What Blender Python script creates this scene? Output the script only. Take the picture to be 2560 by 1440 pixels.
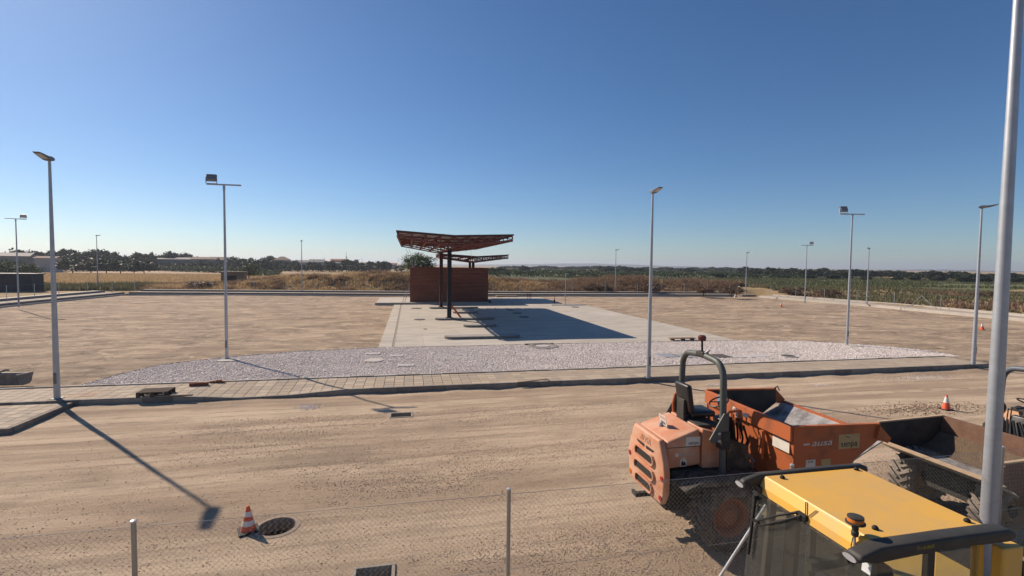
import bpy, bmesh, math, random
import numpy as np
from mathutils import Vector, Matrix
R = math.radians
random.seed(7); rng = np.random.default_rng(7)
for o in list(bpy.data.objects): bpy.data.objects.remove(o)
scene = bpy.context.scene
COL = scene.collection

# ------------------------------------------------------------------ camera
FPX, PITCH, ROLL, YAW, CH = 1221.75, 0.0462215, 0.0109264, 0.2080588, 5.2
def cam_axes():
    fwd = Vector((math.sin(YAW), math.cos(YAW), 0)); right = Vector((math.cos(YAW), -math.sin(YAW), 0)); up = Vector((0, 0, 1))
    f2 = fwd*math.cos(PITCH) - up*math.sin(PITCH); u2 = up*math.cos(PITCH) + fwd*math.sin(PITCH)
    return right*math.cos(ROLL) + u2*math.sin(ROLL), u2*math.cos(ROLL) - right*math.sin(ROLL), f2
CR, CU, CF = cam_axes()
cd = bpy.data.cameras.new('camera'); cam = bpy.data.objects.new('camera', cd); COL.objects.link(cam)
cd.sensor_width = 36; cd.lens = FPX/2560*36; cd.clip_end = 20000; cd.clip_start = .05
cam.matrix_world = Matrix(((CR.x, CU.x, -CF.x, 0), (CR.y, CU.y, -CF.y, 0), (CR.z, CU.z, -CF.z, CH), (0, 0, 0, 1)))
scene.camera = cam
def ray(px, py): return CR*((px-1280)/FPX) - CU*((py-720)/FPX) + CF
def P(px, py, z=0.):            # pixel of the photograph -> point on the level z
    d = ray(px, py); t = (z-CH)/d.z
    return Vector((d.x*t, d.y*t, z))
def PY(px, py, y):              # pixel -> point on the plane y
    d = ray(px, py); t = y/d.y
    return Vector((d.x*t, y, CH+d.z*t))
def PX(px, py, x):              # pixel -> point on the plane x
    d = ray(px, py); t = x/d.x
    return Vector((x, d.y*t, CH+d.z*t))
def PD(px, py, dist):           # pixel -> point at a ground distance
    d = ray(px, py); t = dist/math.hypot(d.x, d.y)
    return Vector((d.x*t, d.y*t, CH+d.z*t))

# ------------------------------------------------------------------ light
SUN_EL, SUN_AZ = R(35.0), R(42.0)      # sun stands to the left of +Y
w = bpy.data.worlds.new('World'); scene.world = w; w.use_nodes = True
nt = w.node_tree; nt.nodes.clear()
sky = nt.nodes.new('ShaderNodeTexSky'); sky.sky_type = 'NISHITA'; sky.sun_disc = False
sky.sun_elevation = SUN_EL; sky.sun_rotation = -SUN_AZ; sky.air_density = 1.0; sky.dust_density = .8; sky.ozone_density = 3.8; sky.altitude = 1200
bg = nt.nodes.new('ShaderNodeBackground'); bg.inputs[1].default_value = 0.069
out = nt.nodes.new('ShaderNodeOutputWorld')
hs = nt.nodes.new('ShaderNodeHueSaturation'); hs.inputs['Saturation'].default_value = 1.14
nt.links.new(sky.outputs[0], hs.inputs['Color']); wb = nt.nodes.new('ShaderNodeMix'); wb.data_type = 'RGBA'; wb.blend_type = 'MULTIPLY'; wb.inputs['Factor'].default_value = 1; wb.inputs[7].default_value = (.93,1.02,1.09,1)   # white balance
nt.links.new(hs.outputs[0], wb.inputs[6]); nt.links.new(wb.outputs[2], bg.inputs[0]); nt.links.new(bg.outputs[0], out.inputs[0])
sl = bpy.data.lights.new('sun', 'SUN'); sl.energy = 5.0; sl.angle = R(.53); sl.color = (1, .84, .69)
so = bpy.data.objects.new('sun', sl); COL.objects.link(so); so.location = (-30, 40, 40)
ldir = Vector((math.sin(SUN_AZ)*math.cos(SUN_EL), -math.cos(SUN_AZ)*math.cos(SUN_EL), -math.sin(SUN_EL)))
so.rotation_euler = ldir.to_track_quat('-Z', 'Y').to_euler()
vs = scene.view_settings; vs.view_transform = 'Standard'; vs.look = 'None'; vs.exposure = 0.32; vs.gamma = 1; vs.use_curve_mapping = False
scene.render.engine = 'CYCLES'
scene.cycles.max_bounces = 6; scene.cycles.volume_bounces = 0; scene.cycles.transparent_max_bounces = 12

# ------------------------------------------------------------------ materials
MATS = {}
def M(name, col, rough=.75, metal=0., var=.12, scale=4., col2=None, bump=0., bscale=30., spec=.35, detail=5, thresh=None, stretch=None):
    if name in MATS: return MATS[name]
    m = bpy.data.materials.new(name); m.use_nodes = True; n = m.node_tree; b = n.nodes['Principled BSDF']
    b.inputs['Roughness'].default_value = rough; b.inputs['Metallic'].default_value = metal; b.inputs['Specular IOR Level'].default_value = spec
    tc = n.nodes.new('ShaderNodeTexCoord'); src = tc.outputs['Object']
    if stretch:
        mp = n.nodes.new('ShaderNodeMapping'); mp.inputs['Scale'].default_value = stretch; n.links.new(src, mp.inputs[0]); src = mp.outputs[0]
    no = n.nodes.new('ShaderNodeTexNoise'); no.inputs['Scale'].default_value = scale; no.inputs['Detail'].default_value = detail; no.inputs['Roughness'].default_value = .65
    n.links.new(src, no.inputs['Vector'])
    rp = n.nodes.new('ShaderNodeValToRGB'); t = thresh or (.3, .7)
    rp.color_ramp.elements[0].position = t[0]; rp.color_ramp.elements[1].position = t[1]
    c1 = tuple(c*(1-var) for c in col) if col2 is None else col
    c2 = tuple(min(1, c*(1+var)) for c in col) if col2 is None else col2
    rp.color_ramp.elements[0].color = (*c1, 1); rp.color_ramp.elements[1].color = (*c2, 1)
    n.links.new(no.outputs['Fac'], rp.inputs[0]); n.links.new(rp.outputs[0], b.inputs['Base Color'])
    if bump:
        n2 = n.nodes.new('ShaderNodeTexNoise'); n2.inputs['Scale'].default_value = bscale; n2.inputs['Detail'].default_value = 4
        n.links.new(tc.outputs['Object'], n2.inputs['Vector'])
        bp = n.nodes.new('ShaderNodeBump'); bp.inputs['Strength'].default_value = bump; bp.inputs['Distance'].default_value = .05
        n.links.new(n2.outputs['Fac'], bp.inputs['Height']); n.links.new(bp.outputs[0], b.inputs['Normal'])
    MATS[name] = m
    return m
def leafmat(name, ca, cb, trans=.25):
    m = bpy.data.materials.new(name); m.use_nodes = True; n = m.node_tree; b = n.nodes['Principled BSDF']
    g = n.nodes.new('ShaderNodeNewGeometry'); rp = n.nodes.new('ShaderNodeValToRGB')
    rp.color_ramp.elements[0].color = (*ca, 1); rp.color_ramp.elements[1].color = (*cb, 1)
    n.links.new(g.outputs['Random Per Island'], rp.inputs[0]); n.links.new(rp.outputs[0], b.inputs['Base Color'])
    b.inputs['Roughness'].default_value = .6; b.inputs['Specular IOR Level'].default_value = .25
    tr = n.nodes.new('ShaderNodeBsdfTranslucent'); n.links.new(rp.outputs[0], tr.inputs[0])
    mx = n.nodes.new('ShaderNodeMixShader'); mx.inputs[0].default_value = trans
    n.links.new(b.outputs[0], mx.inputs[1]); n.links.new(tr.outputs[0], mx.inputs[2]); n.links.new(mx.outputs[0], n.nodes['Material Output'].inputs[0])
    MATS[name] = m
    return m
def N(n, typ, **kw):
    x = n.nodes.new(typ)
    for k, v in kw.items(): x.inputs[k].default_value = v
    return x
def dirtmat(name, cols, streak=(.07, .75, 1), far=False, tracks=()):
    """graded earth: long blade streaks, dusty and stony patches, fine grit"""
    m = bpy.data.materials.new(name); m.use_nodes = True; n = m.node_tree; b = n.nodes['Principled BSDF']; L = n.links.new
    b.inputs['Roughness'].default_value = .95; b.inputs['Specular IOR Level'].default_value = .12
    tc = n.nodes.new('ShaderNodeTexCoord')
    def noise(scale, detail=5, rough=.6, stretch=None, rot=0, dist=0):
        s = tc.outputs['Object']
        if stretch:
            mp = n.nodes.new('ShaderNodeMapping'); mp.inputs['Scale'].default_value = stretch; mp.inputs['Rotation'].default_value = (0, 0, rot)
            L(s, mp.inputs[0]); s = mp.outputs[0]
        x = n.nodes.new('ShaderNodeTexNoise'); x.inputs['Scale'].default_value = scale; x.inputs['Detail'].default_value = detail; x.inputs['Roughness'].default_value = rough; x.inputs['Distortion'].default_value = dist
        L(s, x.inputs['Vector']); return x.outputs['Fac']
    def ramp(f, a, c):
        x = n.nodes.new('ShaderNodeMapRange'); x.inputs['From Min'].default_value = a; x.inputs['From Max'].default_value = c
        L(f, x.inputs['Value']); return x.outputs[0]
    def mix(f, a, c, k=None):
        x = n.nodes.new('ShaderNodeMix'); x.data_type = 'RGBA'
        if k is not None:
            mm = n.nodes.new('ShaderNodeMath'); mm.operation = 'MULTIPLY'; mm.inputs[1].default_value = k; L(f, mm.inputs[0]); f = mm.outputs[0]
        L(f, x.inputs['Factor'])
        for s, v in (('A', a), ('B', c)):
            sk = x.inputs[6 if s == 'A' else 7]
            if isinstance(v, tuple): sk.default_value = (*v, 1)
            else: L(v, sk)
        return x.outputs[2]
    light, mid, dark, pink = cols
    c = mix(ramp(noise(1, 7, .62, streak, R(2), .6), .42, .60), mid, light)
    c = mix(ramp(noise(1, 6, .7, (streak[0]*3, streak[1]*2.2, 1), R(-3)), .5, .7), c, dark, .55)
    c = mix(ramp(noise(.23, 4), .52, .72), c, pink, .6)
    c = mix(ramp(noise(.5, 5, .6, (.5, 1, 1)), .5, .68), c, dark, .6)
    if far:
        c = mix(ramp(noise(1, 6, .75, (streak[0]*3.2, streak[1]*2.4, 1), R(13), 1.2), .53, .61), c, tuple(min(1, v*1.3) for v in light), .7)
        c = mix(ramp(noise(1, 6, .75, (streak[0]*2.6, streak[1]*2.0, 1), R(9), 1.2), .52, .62), c, tuple(v*.75 for v in dark), .7)
    if tracks:                                   # wheel paths: compacted pale bands with darker edges
        sp = n.nodes.new('ShaderNodeSeparateXYZ'); L(tc.outputs['Object'], sp.inputs[0])
        def m_(op, a, b_=None, k3=None):
            x = n.nodes.new('ShaderNodeMath'); x.operation = op
            for i_, v in enumerate((a, b_, k3)):
                if v is None: continue
                if isinstance(v, (int, float)): x.inputs[i_].default_value = v
                else: L(v, x.inputs[i_])
            return x.outputs[0]
        brk = ramp(noise(.6, 5, .7), .38, .58); fine = noise(7, 4, .7)
        for (a0, b0, amp, fr, ph, wd, k_) in tracks:
            line = m_('ADD', m_('MULTIPLY_ADD', sp.outputs[0], b0, a0), m_('MULTIPLY', m_('SINE', m_('MULTIPLY_ADD', sp.outputs[0], fr, ph)), amp))
            d = m_('ABSOLUTE', m_('SUBTRACT', m_('ADD', sp.outputs[1], m_('MULTIPLY', fine, .12)), line))
            band = m_('MULTIPLY', ramp(d, wd, wd*.55), brk); edge = m_('MULTIPLY', m_('MULTIPLY', ramp(d, wd*1.5, wd), ramp(d, wd*.7, wd)), brk)
            c = mix(band, c, tuple(min(1, v*1.08) for v in light), k_); c = mix(edge, c, dark, k_)
    gr = noise(26, 6, .8)
    c = mix(ramp(gr, .5, .75), c, tuple(v*.45 for v in dark), .75)
    c = mix(ramp(noise(34, 5, .8), .56, .74), c, tuple(min(1, v*1.35) for v in light), .6)
    L(c, b.inputs['Base Color'])
    bp = n.nodes.new('ShaderNodeBump'); bp.inputs['Strength'].default_value = .75; bp.inputs['Distance'].default_value = .06
    add = n.nodes.new('ShaderNodeMath'); add.operation = 'ADD'; L(gr, add.inputs[0])
    s2 = noise(1, 6, .7, (streak[0]*6, streak[1]*5, 1)); L(s2, add.inputs[1])
    L(add.outputs[0], bp.inputs['Height']); L(bp.outputs[0], b.inputs['Normal'])
    MATS[name] = m
    return m
def stonemat(name, ca, cb, cc):
    m = bpy.data.materials.new(name); m.use_nodes = True; n = m.node_tree; b = n.nodes['Principled BSDF']
    g = n.nodes.new('ShaderNodeNewGeometry'); rp = n.nodes.new('ShaderNodeValToRGB')
    rp.color_ramp.elements[0].color = (*ca, 1); rp.color_ramp.elements[1].color = (*cc, 1)
    e = rp.color_ramp.elements.new(.5); e.color = (*cb, 1)
    n.links.new(g.outputs['Random Per Island'], rp.inputs[0]); n.links.new(rp.outputs[0], b.inputs['Base Color'])
    b.inputs['Roughness'].default_value = .9; b.inputs['Specular IOR Level'].default_value = .2
    MATS[name] = m
    return m

# ------------------------------------------------------------------ mesh helpers
class MB:
    def __init__(s): s.v = []; s.f = []
    def add(s, vs, fs):
        k = len(s.v); s.v += [tuple(v) for v in vs]; s.f += [tuple(i+k for i in f) for f in fs]; return s
    def box(s, a, b):
        x0, y0, z0 = a; x1, y1, z1 = b
        return s.add([(x0,y0,z0),(x1,y0,z0),(x1,y1,z0),(x0,y1,z0),(x0,y0,z1),(x1,y0,z1),(x1,y1,z1),(x0,y1,z1)],
                     [(3,2,1,0),(4,5,6,7),(0,1,5,4),(1,2,6,5),(2,3,7,6),(3,0,4,7)])
    def cbox(s, c, sz, rot=None):
        hx, hy, hz = sz[0]/2, sz[1]/2, sz[2]/2
        vs = [Vector(p) for p in [(-hx,-hy,-hz),(hx,-hy,-hz),(hx,hy,-hz),(-hx,hy,-hz),(-hx,-hy,hz),(hx,-hy,hz),(hx,hy,hz),(-hx,hy,hz)]]
        if rot is not None: vs = [rot @ v for v in vs]
        c = Vector(c)
        return s.add([v+c for v in vs], [(3,2,1,0),(4,5,6,7),(0,1,5,4),(1,2,6,5),(2,3,7,6),(3,0,4,7)])
    def bar(s, p, q, wd, ht, up=(0,0,1)):
        p, q = Vector(p), Vector(q); d = (q-p); ln = d.length; d.normalize(); u = Vector(up)
        if abs(d.dot(u)) > .97: u = Vector((1, 0, 0))
        r = d.cross(u).normalized(); u = r.cross(d).normalized()
        rot = Matrix((d, r, u)).transposed()
        return s.cbox((p+q)/2, (ln, wd, ht), rot)
    def tube(s, pts, r, n=8, caps=True):
        pts = [Vector(p) for p in pts]; rr = r if isinstance(r, (list, tuple)) else [r]*len(pts)
        t0 = (pts[1]-pts[0]).normalized(); u = t0.orthogonal().normalized(); base = len(s.v); vs = []
        for i, p in enumerate(pts):
            t = (pts[min(i+1, len(pts)-1)]-pts[max(i-1, 0)]).normalized()
            u = (u-t*u.dot(t)); u = u.normalized() if u.length > 1e-6 else t.orthogonal().normalized()
            v = t.cross(u)
            vs += [p+(u*math.cos(2*math.pi*k/n)+v*math.sin(2*math.pi*k/n))*rr[i] for k in range(n)]
        fs = [(i*n+k, i*n+(k+1) % n, (i+1)*n+(k+1) % n, (i+1)*n+k) for i in range(len(pts)-1) for k in range(n)]
        if caps: fs += [tuple(range(n-1, -1, -1)), tuple((len(pts)-1)*n+k for k in range(n))]
        return s.add(vs, fs)
    def prism(s, poly, axis, a, b):
        """poly in the two other axes (cyclic order kept), extruded along axis 'x','y','z' from a to b"""
        def mk(p, t):
            return {'x': (t, p[0], p[1]), 'y': (p[0], t, p[1]), 'z': (p[0], p[1], t)}[axis]
        n = len(poly)
        return s.add([mk(p, a) for p in poly]+[mk(p, b) for p in poly],
                     [tuple(range(n-1, -1, -1)), tuple(range(n, 2*n))]+[(i, (i+1) % n, n+(i+1) % n, n+i) for i in range(n)])
    def lathe(s, prof, n=24, c=(0,0,0), axis='z', cap=True):
        vs = []; c = Vector(c)
        for r, h in prof:
            for k in range(n):
                a = 2*math.pi*k/n; x, y = r*math.cos(a), r*math.sin(a)
                vs.append(c+Vector({'z': (x, y, h), 'y': (x, h, y), 'x': (h, x, y)}[axis]))
        m = len(prof)
        fs = [(i*n+k, i*n+(k+1) % n, (i+1)*n+(k+1) % n, (i+1)*n+k) for i in range(m-1) for k in range(n)]
        if cap: fs += [tuple(range(n-1, -1, -1)), tuple((m-1)*n+k for k in range(n))]
        return s.add(vs, fs)
    def mesh(s, name, mat, bevel=0, seg=2, smooth=False, angle=40):
        me = bpy.data.meshes.new(name); me.from_pydata(s.v, [], s.f)
        bm = bmesh.new(); bm.from_mesh(me); bmesh.ops.recalc_face_normals(bm, faces=bm.faces)
        if bevel:
            es = [e for e in bm.edges if len(e.link_faces) == 2 and e.calc_face_angle(0) > R(25)]
            bmesh.ops.bevel(bm, geom=es, offset=bevel, segments=seg, affect='EDGES', profile=.5, clamp_overlap=True)
        if smooth:
            for fc in bm.faces: fc.smooth = True
            for e in bm.edges:
                if len(e.link_faces) == 2 and e.calc_face_angle(0) > R(angle): e.smooth = False
        bm.to_mesh(me); bm.free(); me.update()
        if mat: me.materials.append(mat)
        return me
    def build(s, name, mat, parent=None, loc=None, **kw):
        return obj(name, s.mesh(name, mat, **kw), parent, loc)
def obj(name, me, parent=None, loc=None, rot=None):
    o = bpy.data.objects.new(name, me); COL.objects.link(o)
    if parent: o.parent = parent
    if loc is not None: o.location = loc
    if rot is not None: o.rotation_euler = rot
    return o
def tag(o, label=None, cat=None, group=None, kind=None):
    if label: o['label'] = label
    if cat: o['category'] = cat
    if group: o['group'] = group
    if kind: o['kind'] = kind
    return o
def thing(name, label, cat, loc=(0,0,0), rz=0, group=None):
    o = bpy.data.objects.new(name, None); COL.objects.link(o); o.empty_display_size = .3
    o.location = loc; o.rotation_euler = (0, 0, rz)
    return tag(o, label, cat, group)
def struct(o): o['kind'] = 'structure'; return o
CHILD = {}
def copy_tree(o, parent=None):
    c = o.copy(); COL.objects.link(c); c.parent = parent
    for ch in o.children: copy_tree(ch, c)
    return c
def npmesh(name, V, F, mat):
    """V (n,3), F (m,k) all faces of k corners"""
    me = bpy.data.meshes.new(name); V = np.asarray(V, np.float32); F = np.asarray(F, np.int32); k = F.shape[1]
    me.vertices.add(len(V)); me.vertices.foreach_set('co', V.ravel())
    me.loops.add(F.size); me.loops.foreach_set('vertex_index', F.ravel())
    me.polygons.add(len(F)); me.polygons.foreach_set('loop_start', np.arange(0, F.size, k, dtype=np.int32)); me.polygons.foreach_set('loop_total', np.full(len(F), k, np.int32))
    me.update(calc_edges=True); me.validate(); me.materials.append(mat)
    return me
def text(name, s, size, mat, parent, mtx, depth=.002, shear=0, sx=1.):
    cu = bpy.data.curves.new('t', 'FONT'); cu.body = s; cu.size = size; cu.extrude = depth; cu.shear = shear; cu.align_x = 'CENTER'; cu.align_y = 'CENTER'; cu.resolution_u = 3
    t = bpy.data.objects.new('t', cu); COL.objects.link(t)
    dg = bpy.context.evaluated_depsgraph_get(); me = bpy.data.meshes.new_from_object(t.evaluated_get(dg)); bpy.data.objects.remove(t)
    me.transform(mtx @ Matrix.Diagonal((sx, 1, 1, 1))); me.materials.clear(); me.materials.append(mat); me.name = name
    return obj(name, me, parent)
def frame(origin, xdir, ydir):
    x = Vector(xdir).normalized(); y = Vector(ydir); y = (y-x*y.dot(x)).normalized(); z = x.cross(y); o = Vector(origin)
    return Matrix(((x.x, y.x, z.x, o.x), (x.y, y.y, z.y, o.y), (x.z, y.z, z.z, o.z), (0, 0, 0, 1)))
def vnoise(x, y, seed=0):
    """cheap smooth noise on numpy arrays"""
    x = np.asarray(x, float); y = np.asarray(y, float)
    xi, yi = np.floor(x), np.floor(y); fx, fy = x-xi, y-yi; fx = fx*fx*(3-2*fx); fy = fy*fy*(3-2*fy)
    def hsh(a, b):
        t = np.sin(a*127.1+b*311.7+seed*74.7)*43758.5453; return t-np.floor(t)
    return (hsh(xi,yi)*(1-fx)+hsh(xi+1,yi)*fx)*(1-fy)+(hsh(xi,yi+1)*(1-fx)+hsh(xi+1,yi+1)*fx)*fy
def fbm(x, y, seed=0, oct=4):
    x = np.asarray(x, float); y = np.asarray(y, float)
    return sum(vnoise(x*2**k, y*2**k, seed+k)*.5**k for k in range(oct))/sum(.5**k for k in range(oct))
# ================================================================== THE SETTING
conc = M('concrete', (.40,.37,.32), .9, var=.14, scale=1.3, bump=.15, bscale=25)
conc_kerb = M('kerb_concrete', (.28,.25,.205), .9, var=.18, scale=2.2, bump=.2, bscale=30)
conc_dark = M('old_concrete', (.20,.18,.16), .92, var=.2, scale=1.7, bump=.25, bscale=22)
conc_light = M('new_concrete', (.46,.42,.36), .9, var=.12, scale=.9, bump=.12, bscale=20)
steel_galv = M('galvanised_steel', (.40,.43,.46), .5, .55, var=.1, scale=5)
black = M('black_rubber', (.012,.012,.013), .7, var=.3, scale=6)
shade_fill = M('interior_shade', (.03,.027,.024), .95, var=.2, scale=3)  # near black, stands in for the shade inside openings
dirt_near = dirtmat('graded_earth', ((.61,.48,.34), (.415,.317,.222), (.25,.192,.14), (.48,.35,.25)), tracks=[(16.6,.01,.25,.12,.4,.26,.6),(18.3,.012,.25,.12,.5,.26,.55),(12.6,.035,.5,.09,1.2,.25,.5),(14.3,.03,.5,.09,1.3,.25,.5),(9.4,.06,.4,.15,2.2,.22,.4)])
dirt_far = dirtmat('graded_earth_far', ((.48,.375,.265), (.315,.24,.17), (.19,.147,.109), (.38,.275,.195)), streak=(.15,.34,1), far=True, tracks=[(44,-.10,2.5,.06,.3,.3,.6),(46,-.10,2.5,.06,.35,.3,.6),(58,.07,3,.05,1.,.35,.55),(60,.07,3,.05,1.,.35,.55),(37,-.03,1.5,.08,2.,.3,.5),(70,.02,2,.05,.2,.4,.5),(51,-.22,2,.05,2.4,.3,.55),(53,-.22,2,.05,2.4,.3,.55)])

def yard_h(x, y):
    x = np.asarray(x, float); y = np.asarray(y, float)
    h = .05*(fbm(x*.35, y*.6, 3)-.5)+.03*(fbm(x*1.6, y*2.2, 9, 3)-.5)
    t = np.clip((y-18.9)/1.0, 0, 1)
    h = h+t*t*.15*(fbm(x*1.1, y*1.1, 21, 4)-.28)*np.interp(x, [-9,-7,-4.2,-2], [1,.15,.15,1])
    return h
def yh(x, y): return float(yard_h(x, y))

# --- near yard: fine grid with real openings for the manhole and the drains
ST = .2
holes = []          # (x0,x1,y0,y1, kind, data)
mhc = P(692, 1317); mhc = (mhc.x, mhc.y)
def snap(a): return round(a/ST)*ST
def hole(cx, cy, hx, hy, kind, data):
    holes.append((snap(cx-hx-.15), snap(cx+hx+.15), snap(cy-hy-.15), snap(cy+hy+.15), kind, data))
hole(mhc[0], mhc[1], .42, .42, 'c', (mhc[0], mhc[1], .40))
dA = P(1003, 1038); hole(dA.x, dA.y, .38, .30, 'r', (dA.x, dA.y, .38, .27))
dB = Vector((-.57, 8.13, 0)); hole(dB.x, dB.y, .36, .36, 'r', (dB.x, dB.y, .33, .33))
xs = np.arange(-24, 40+ST/2, ST); ys = np.arange(-1, 20.2+ST/2, ST)
X, Y = np.meshgrid(xs, ys); Z = yard_h(X, Y)
V = np.stack([X, Y, Z], -1).reshape(-1, 3); nx, ny = len(xs), len(ys)
I, J = np.meshgrid(np.arange(nx-1), np.arange(ny-1)); I = I.ravel(); J = J.ravel()
cx = xs[I]+ST/2; cy = ys[J]+ST/2; keep = np.ones(len(I), bool)
for h in holes: keep &= ~((cx > h[0]) & (cx < h[1]) & (cy > h[2]) & (cy < h[3]))
I, J = I[keep], J[keep]; k = J*nx+I
F = np.stack([k, k+1, k+1+nx, k+nx], -1)
ev, ef = [], []
for x0, x1, y0, y1, kind, d in holes:
    nX, nY = round((x1-x0)/ST), round((y1-y0)/ST)
    loop = [(x0+i*ST, y0) for i in range(nX)]+[(x1, y0+j*ST) for j in range(nY)]+[(x1-i*ST, y1) for i in range(nX)]+[(x0, y1-j*ST) for j in range(nY)]
    base = len(V)+len(ev); n = len(loop)
    for (lx, ly) in loop: ev.append((lx, ly, yh(lx, ly)))
    for (lx, ly) in loop:
        ax, ay = lx-d[0], ly-d[1]
        if kind == 'c': l = d[2]/math.hypot(ax, ay)
        else: l = 1/max(abs(ax)/d[2], abs(ay)/d[3])
        ev.append((d[0]+ax*l, d[1]+ay*l, yh(d[0], d[1])*.3))
    for i in range(n): ef.append((base+i, base+(i+1) % n, base+n+(i+1) % n, base+n+i))
me = npmesh('ground', np.vstack([V, np.array(ev)]), np.vstack([F, np.array(ef)]), dirt_near)
for p in me.polygons: p.use_smooth = True
yard = struct(obj('yard_ground', me))
# --- far yard
xs = np.arange(-46, 66.1, 1.); ys = np.arange(20.2, 84.3, 1.)
X, Y = np.meshgrid(xs, ys); Z = .10*(fbm(X*.12, Y*.2, 5)-.5)+.05*(fbm(X*.9, Y*.9, 6)-.5)-.02
V = np.stack([X, Y, Z], -1).reshape(-1, 3); nx, ny = len(xs), len(ys)
I, J = np.meshgrid(np.arange(nx-1), np.arange(ny-1)); k = (J*nx+I).ravel()
me = npmesh('ground', V, np.stack([k, k+1, k+1+nx, k+nx], -1), dirt_far)
for p in me.polygons: p.use_smooth = True
struct(obj('far_yard_ground', me))

# --- pebbles on the near yard: loose stones, denser in bands
def pebbles(name, pts, smin, smax, mat, flat=.6, pw=2.):
    n = len(pts); s = smin+(smax-smin)*rng.random(n)**pw
    o = np.array([(1,0,0),(0,1,0),(-1,0,0),(0,-1,0),(0,0,1),(0,0,-1)], float)
    V = np.repeat(o[None], n, 0)*(.7+.6*rng.random((n, 6, 1)))
    a = rng.random(n)*6.283; c, sn = np.cos(a), np.sin(a)
    x = V[..., 0]*c[:, None]-V[..., 1]*sn[:, None]; y = V[..., 0]*sn[:, None]+V[..., 1]*c[:, None]; z = V[..., 2]*flat
    t = (rng.random(n)-.5)*1.0; x, z = x*np.cos(t)[:, None]-z*np.sin(t)[:, None], x*np.sin(t)[:, None]+z*np.cos(t)[:, None]
    V = np.stack([x, y, z], -1)*s[:, None, None]/2+pts[:, None, :]
    f = np.array([(0,1,4),(1,2,4),(2,3,4),(3,0,4),(1,0,5),(2,1,5),(3,2,5),(0,3,5)])
    F = (f[None]+6*np.arange(n)[:, None, None]).reshape(-1, 3)
    return npmesh(name, V.reshape(-1, 3), F, mat)
n = 230000
x = rng.uniform(-9, 15, n); y = 6+11.5*rng.random(n)**1.3
dens = np.clip((fbm(x*.25, y*.7, 31)-.40)*4.5, .12, 1)*np.where(y < 12, 1, .45)
kp = (rng.random(n) < dens) & (np.hypot(x-mhc[0], y-mhc[1]) > .5) & ~((abs(x-dA.x) < .5) & (abs(y-dA.y) < .4)) & ~((abs(x-dB.x) < .5) & (abs(y-dB.y) < .5))
kp &= (x > -.7*y-1) & (x < 1.65*y)
x, y = x[kp], y[kp]
tag(obj('loose_stones', pebbles('loose_stones', np.stack([x, y, yard_h(x, y)+.003], -1), .012, .036, stonemat('stones', (.20,.15,.115), (.37,.28,.21), (.58,.48,.39)))), 'loose brown stones scattered over the graded earth yard', 'stones', kind='stuff')

# --- manhole and drains
o = thing('open_manhole', 'open round manhole shaft with concrete rim beside the striped cone', 'manhole', (mhc[0], mhc[1], 0))
MB().lathe([(.345,-.25),(.345,.012),(.43,.006),(.46,-.25)], 40, cap=False).build('rim', M('rim_dusty', (.34,.265,.195), .95, col2=(.25,.20,.15), scale=9), o, smooth=True)
MB().lathe([(.36,-.02),(.36,-2.2),(.0,-2.2)], 32, cap=False).build('shaft', M('shaft_wall_shade', (.07,.06,.05), .95, var=.3), o, smooth=True)  # near black wall colour paints the shade down in the hole
def drain(name, label, c, hx, hy, z0):
    o = thing(name, label, 'drain', (c[0], c[1], 0))
    t = .06
    MB().box((-hx-t,-hy-t,-.5),(hx+t,-hy,z0)).box((-hx-t,hy,-.5),(hx+t,hy+t,z0)).box((-hx-t,-hy,-.5),(-hx,hy,z0)).box((hx,-hy,-.5),(hx+t,hy,z0)).build('frame', conc_kerb, o, bevel=.008)
    MB().box((-hx-t,-hy-t,-.54),(hx+t,hy+t,-.502)).build('bottom', conc_dark, o)
drain('drain_pit', 'small open rectangular drain pit in the yard at the floodlight shadow tip', dA, .335, .22, .018)
drain('drain_pit', 'open square concrete drain pit cut off by the bottom edge', dB, .29, .29, .03)

# --- pavement with kerb stones and tiles
def dip(x): return float(np.interp(x, [-8.4,-6.5,-4.7,-2.4], [0,1,1,0]))
def ktop(x): return .235-.155*dip(x)
tile_m = [M('paving_beige', (.37,.30,.22), .9, var=.12, scale=5, bump=.1, bscale=60), M('paving_beige_pale', (.43,.355,.265), .9, var=.12, scale=5, bump=.1, bscale=60), M('paving_grey', (.33,.28,.22), .9, var=.14, scale=5, bump=.1, bscale=60)]
tile_red = [M('paving_red', (.36,.23,.165), .9, var=.15, scale=4, bump=.1, bscale=60), M('paving_ochre', (.40,.30,.20), .9, var=.14, scale=4, bump=.1, bscale=60)]
pav = struct(MB().box((-15.6,20.02,-.3),(30.2,22.2,.06)).build('pavement', conc_dark))
def tile_box(x0, y0, x1, y1, zf, th=.05, g=.010):
    x0 += g; x1 -= g; y0 += g; y1 -= g
    a = [(x0,y0),(x1,y0),(x1,y1),(x0,y1)]; b = MB(); b.add([(p[0],p[1],zf(*p)-th) for p in a]+[(p[0],p[1],zf(*p)) for p in a], [(3,2,1,0),(4,5,6,7),(0,1,5,4),(1,2,6,5),(2,3,7,6),(3,0,4,7)])
    return b
def pz(x, y): t = min(1, max(0, (22.15-y)/2.0)); return .23-.155*dip(x)*t
tiles = []
for i in range(114):
    for j in range(5):
        x0 = -15.4+i*.4; y0 = 20.15+j*.4
        tiles.append((x0, y0))
tiles = [t for t in tiles if t[0] > -.72*t[1]-.6]
tiles.sort(key=lambda t: math.hypot(t[0]+.2, t[1]+.2))
rest = MB(); share = {}
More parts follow.
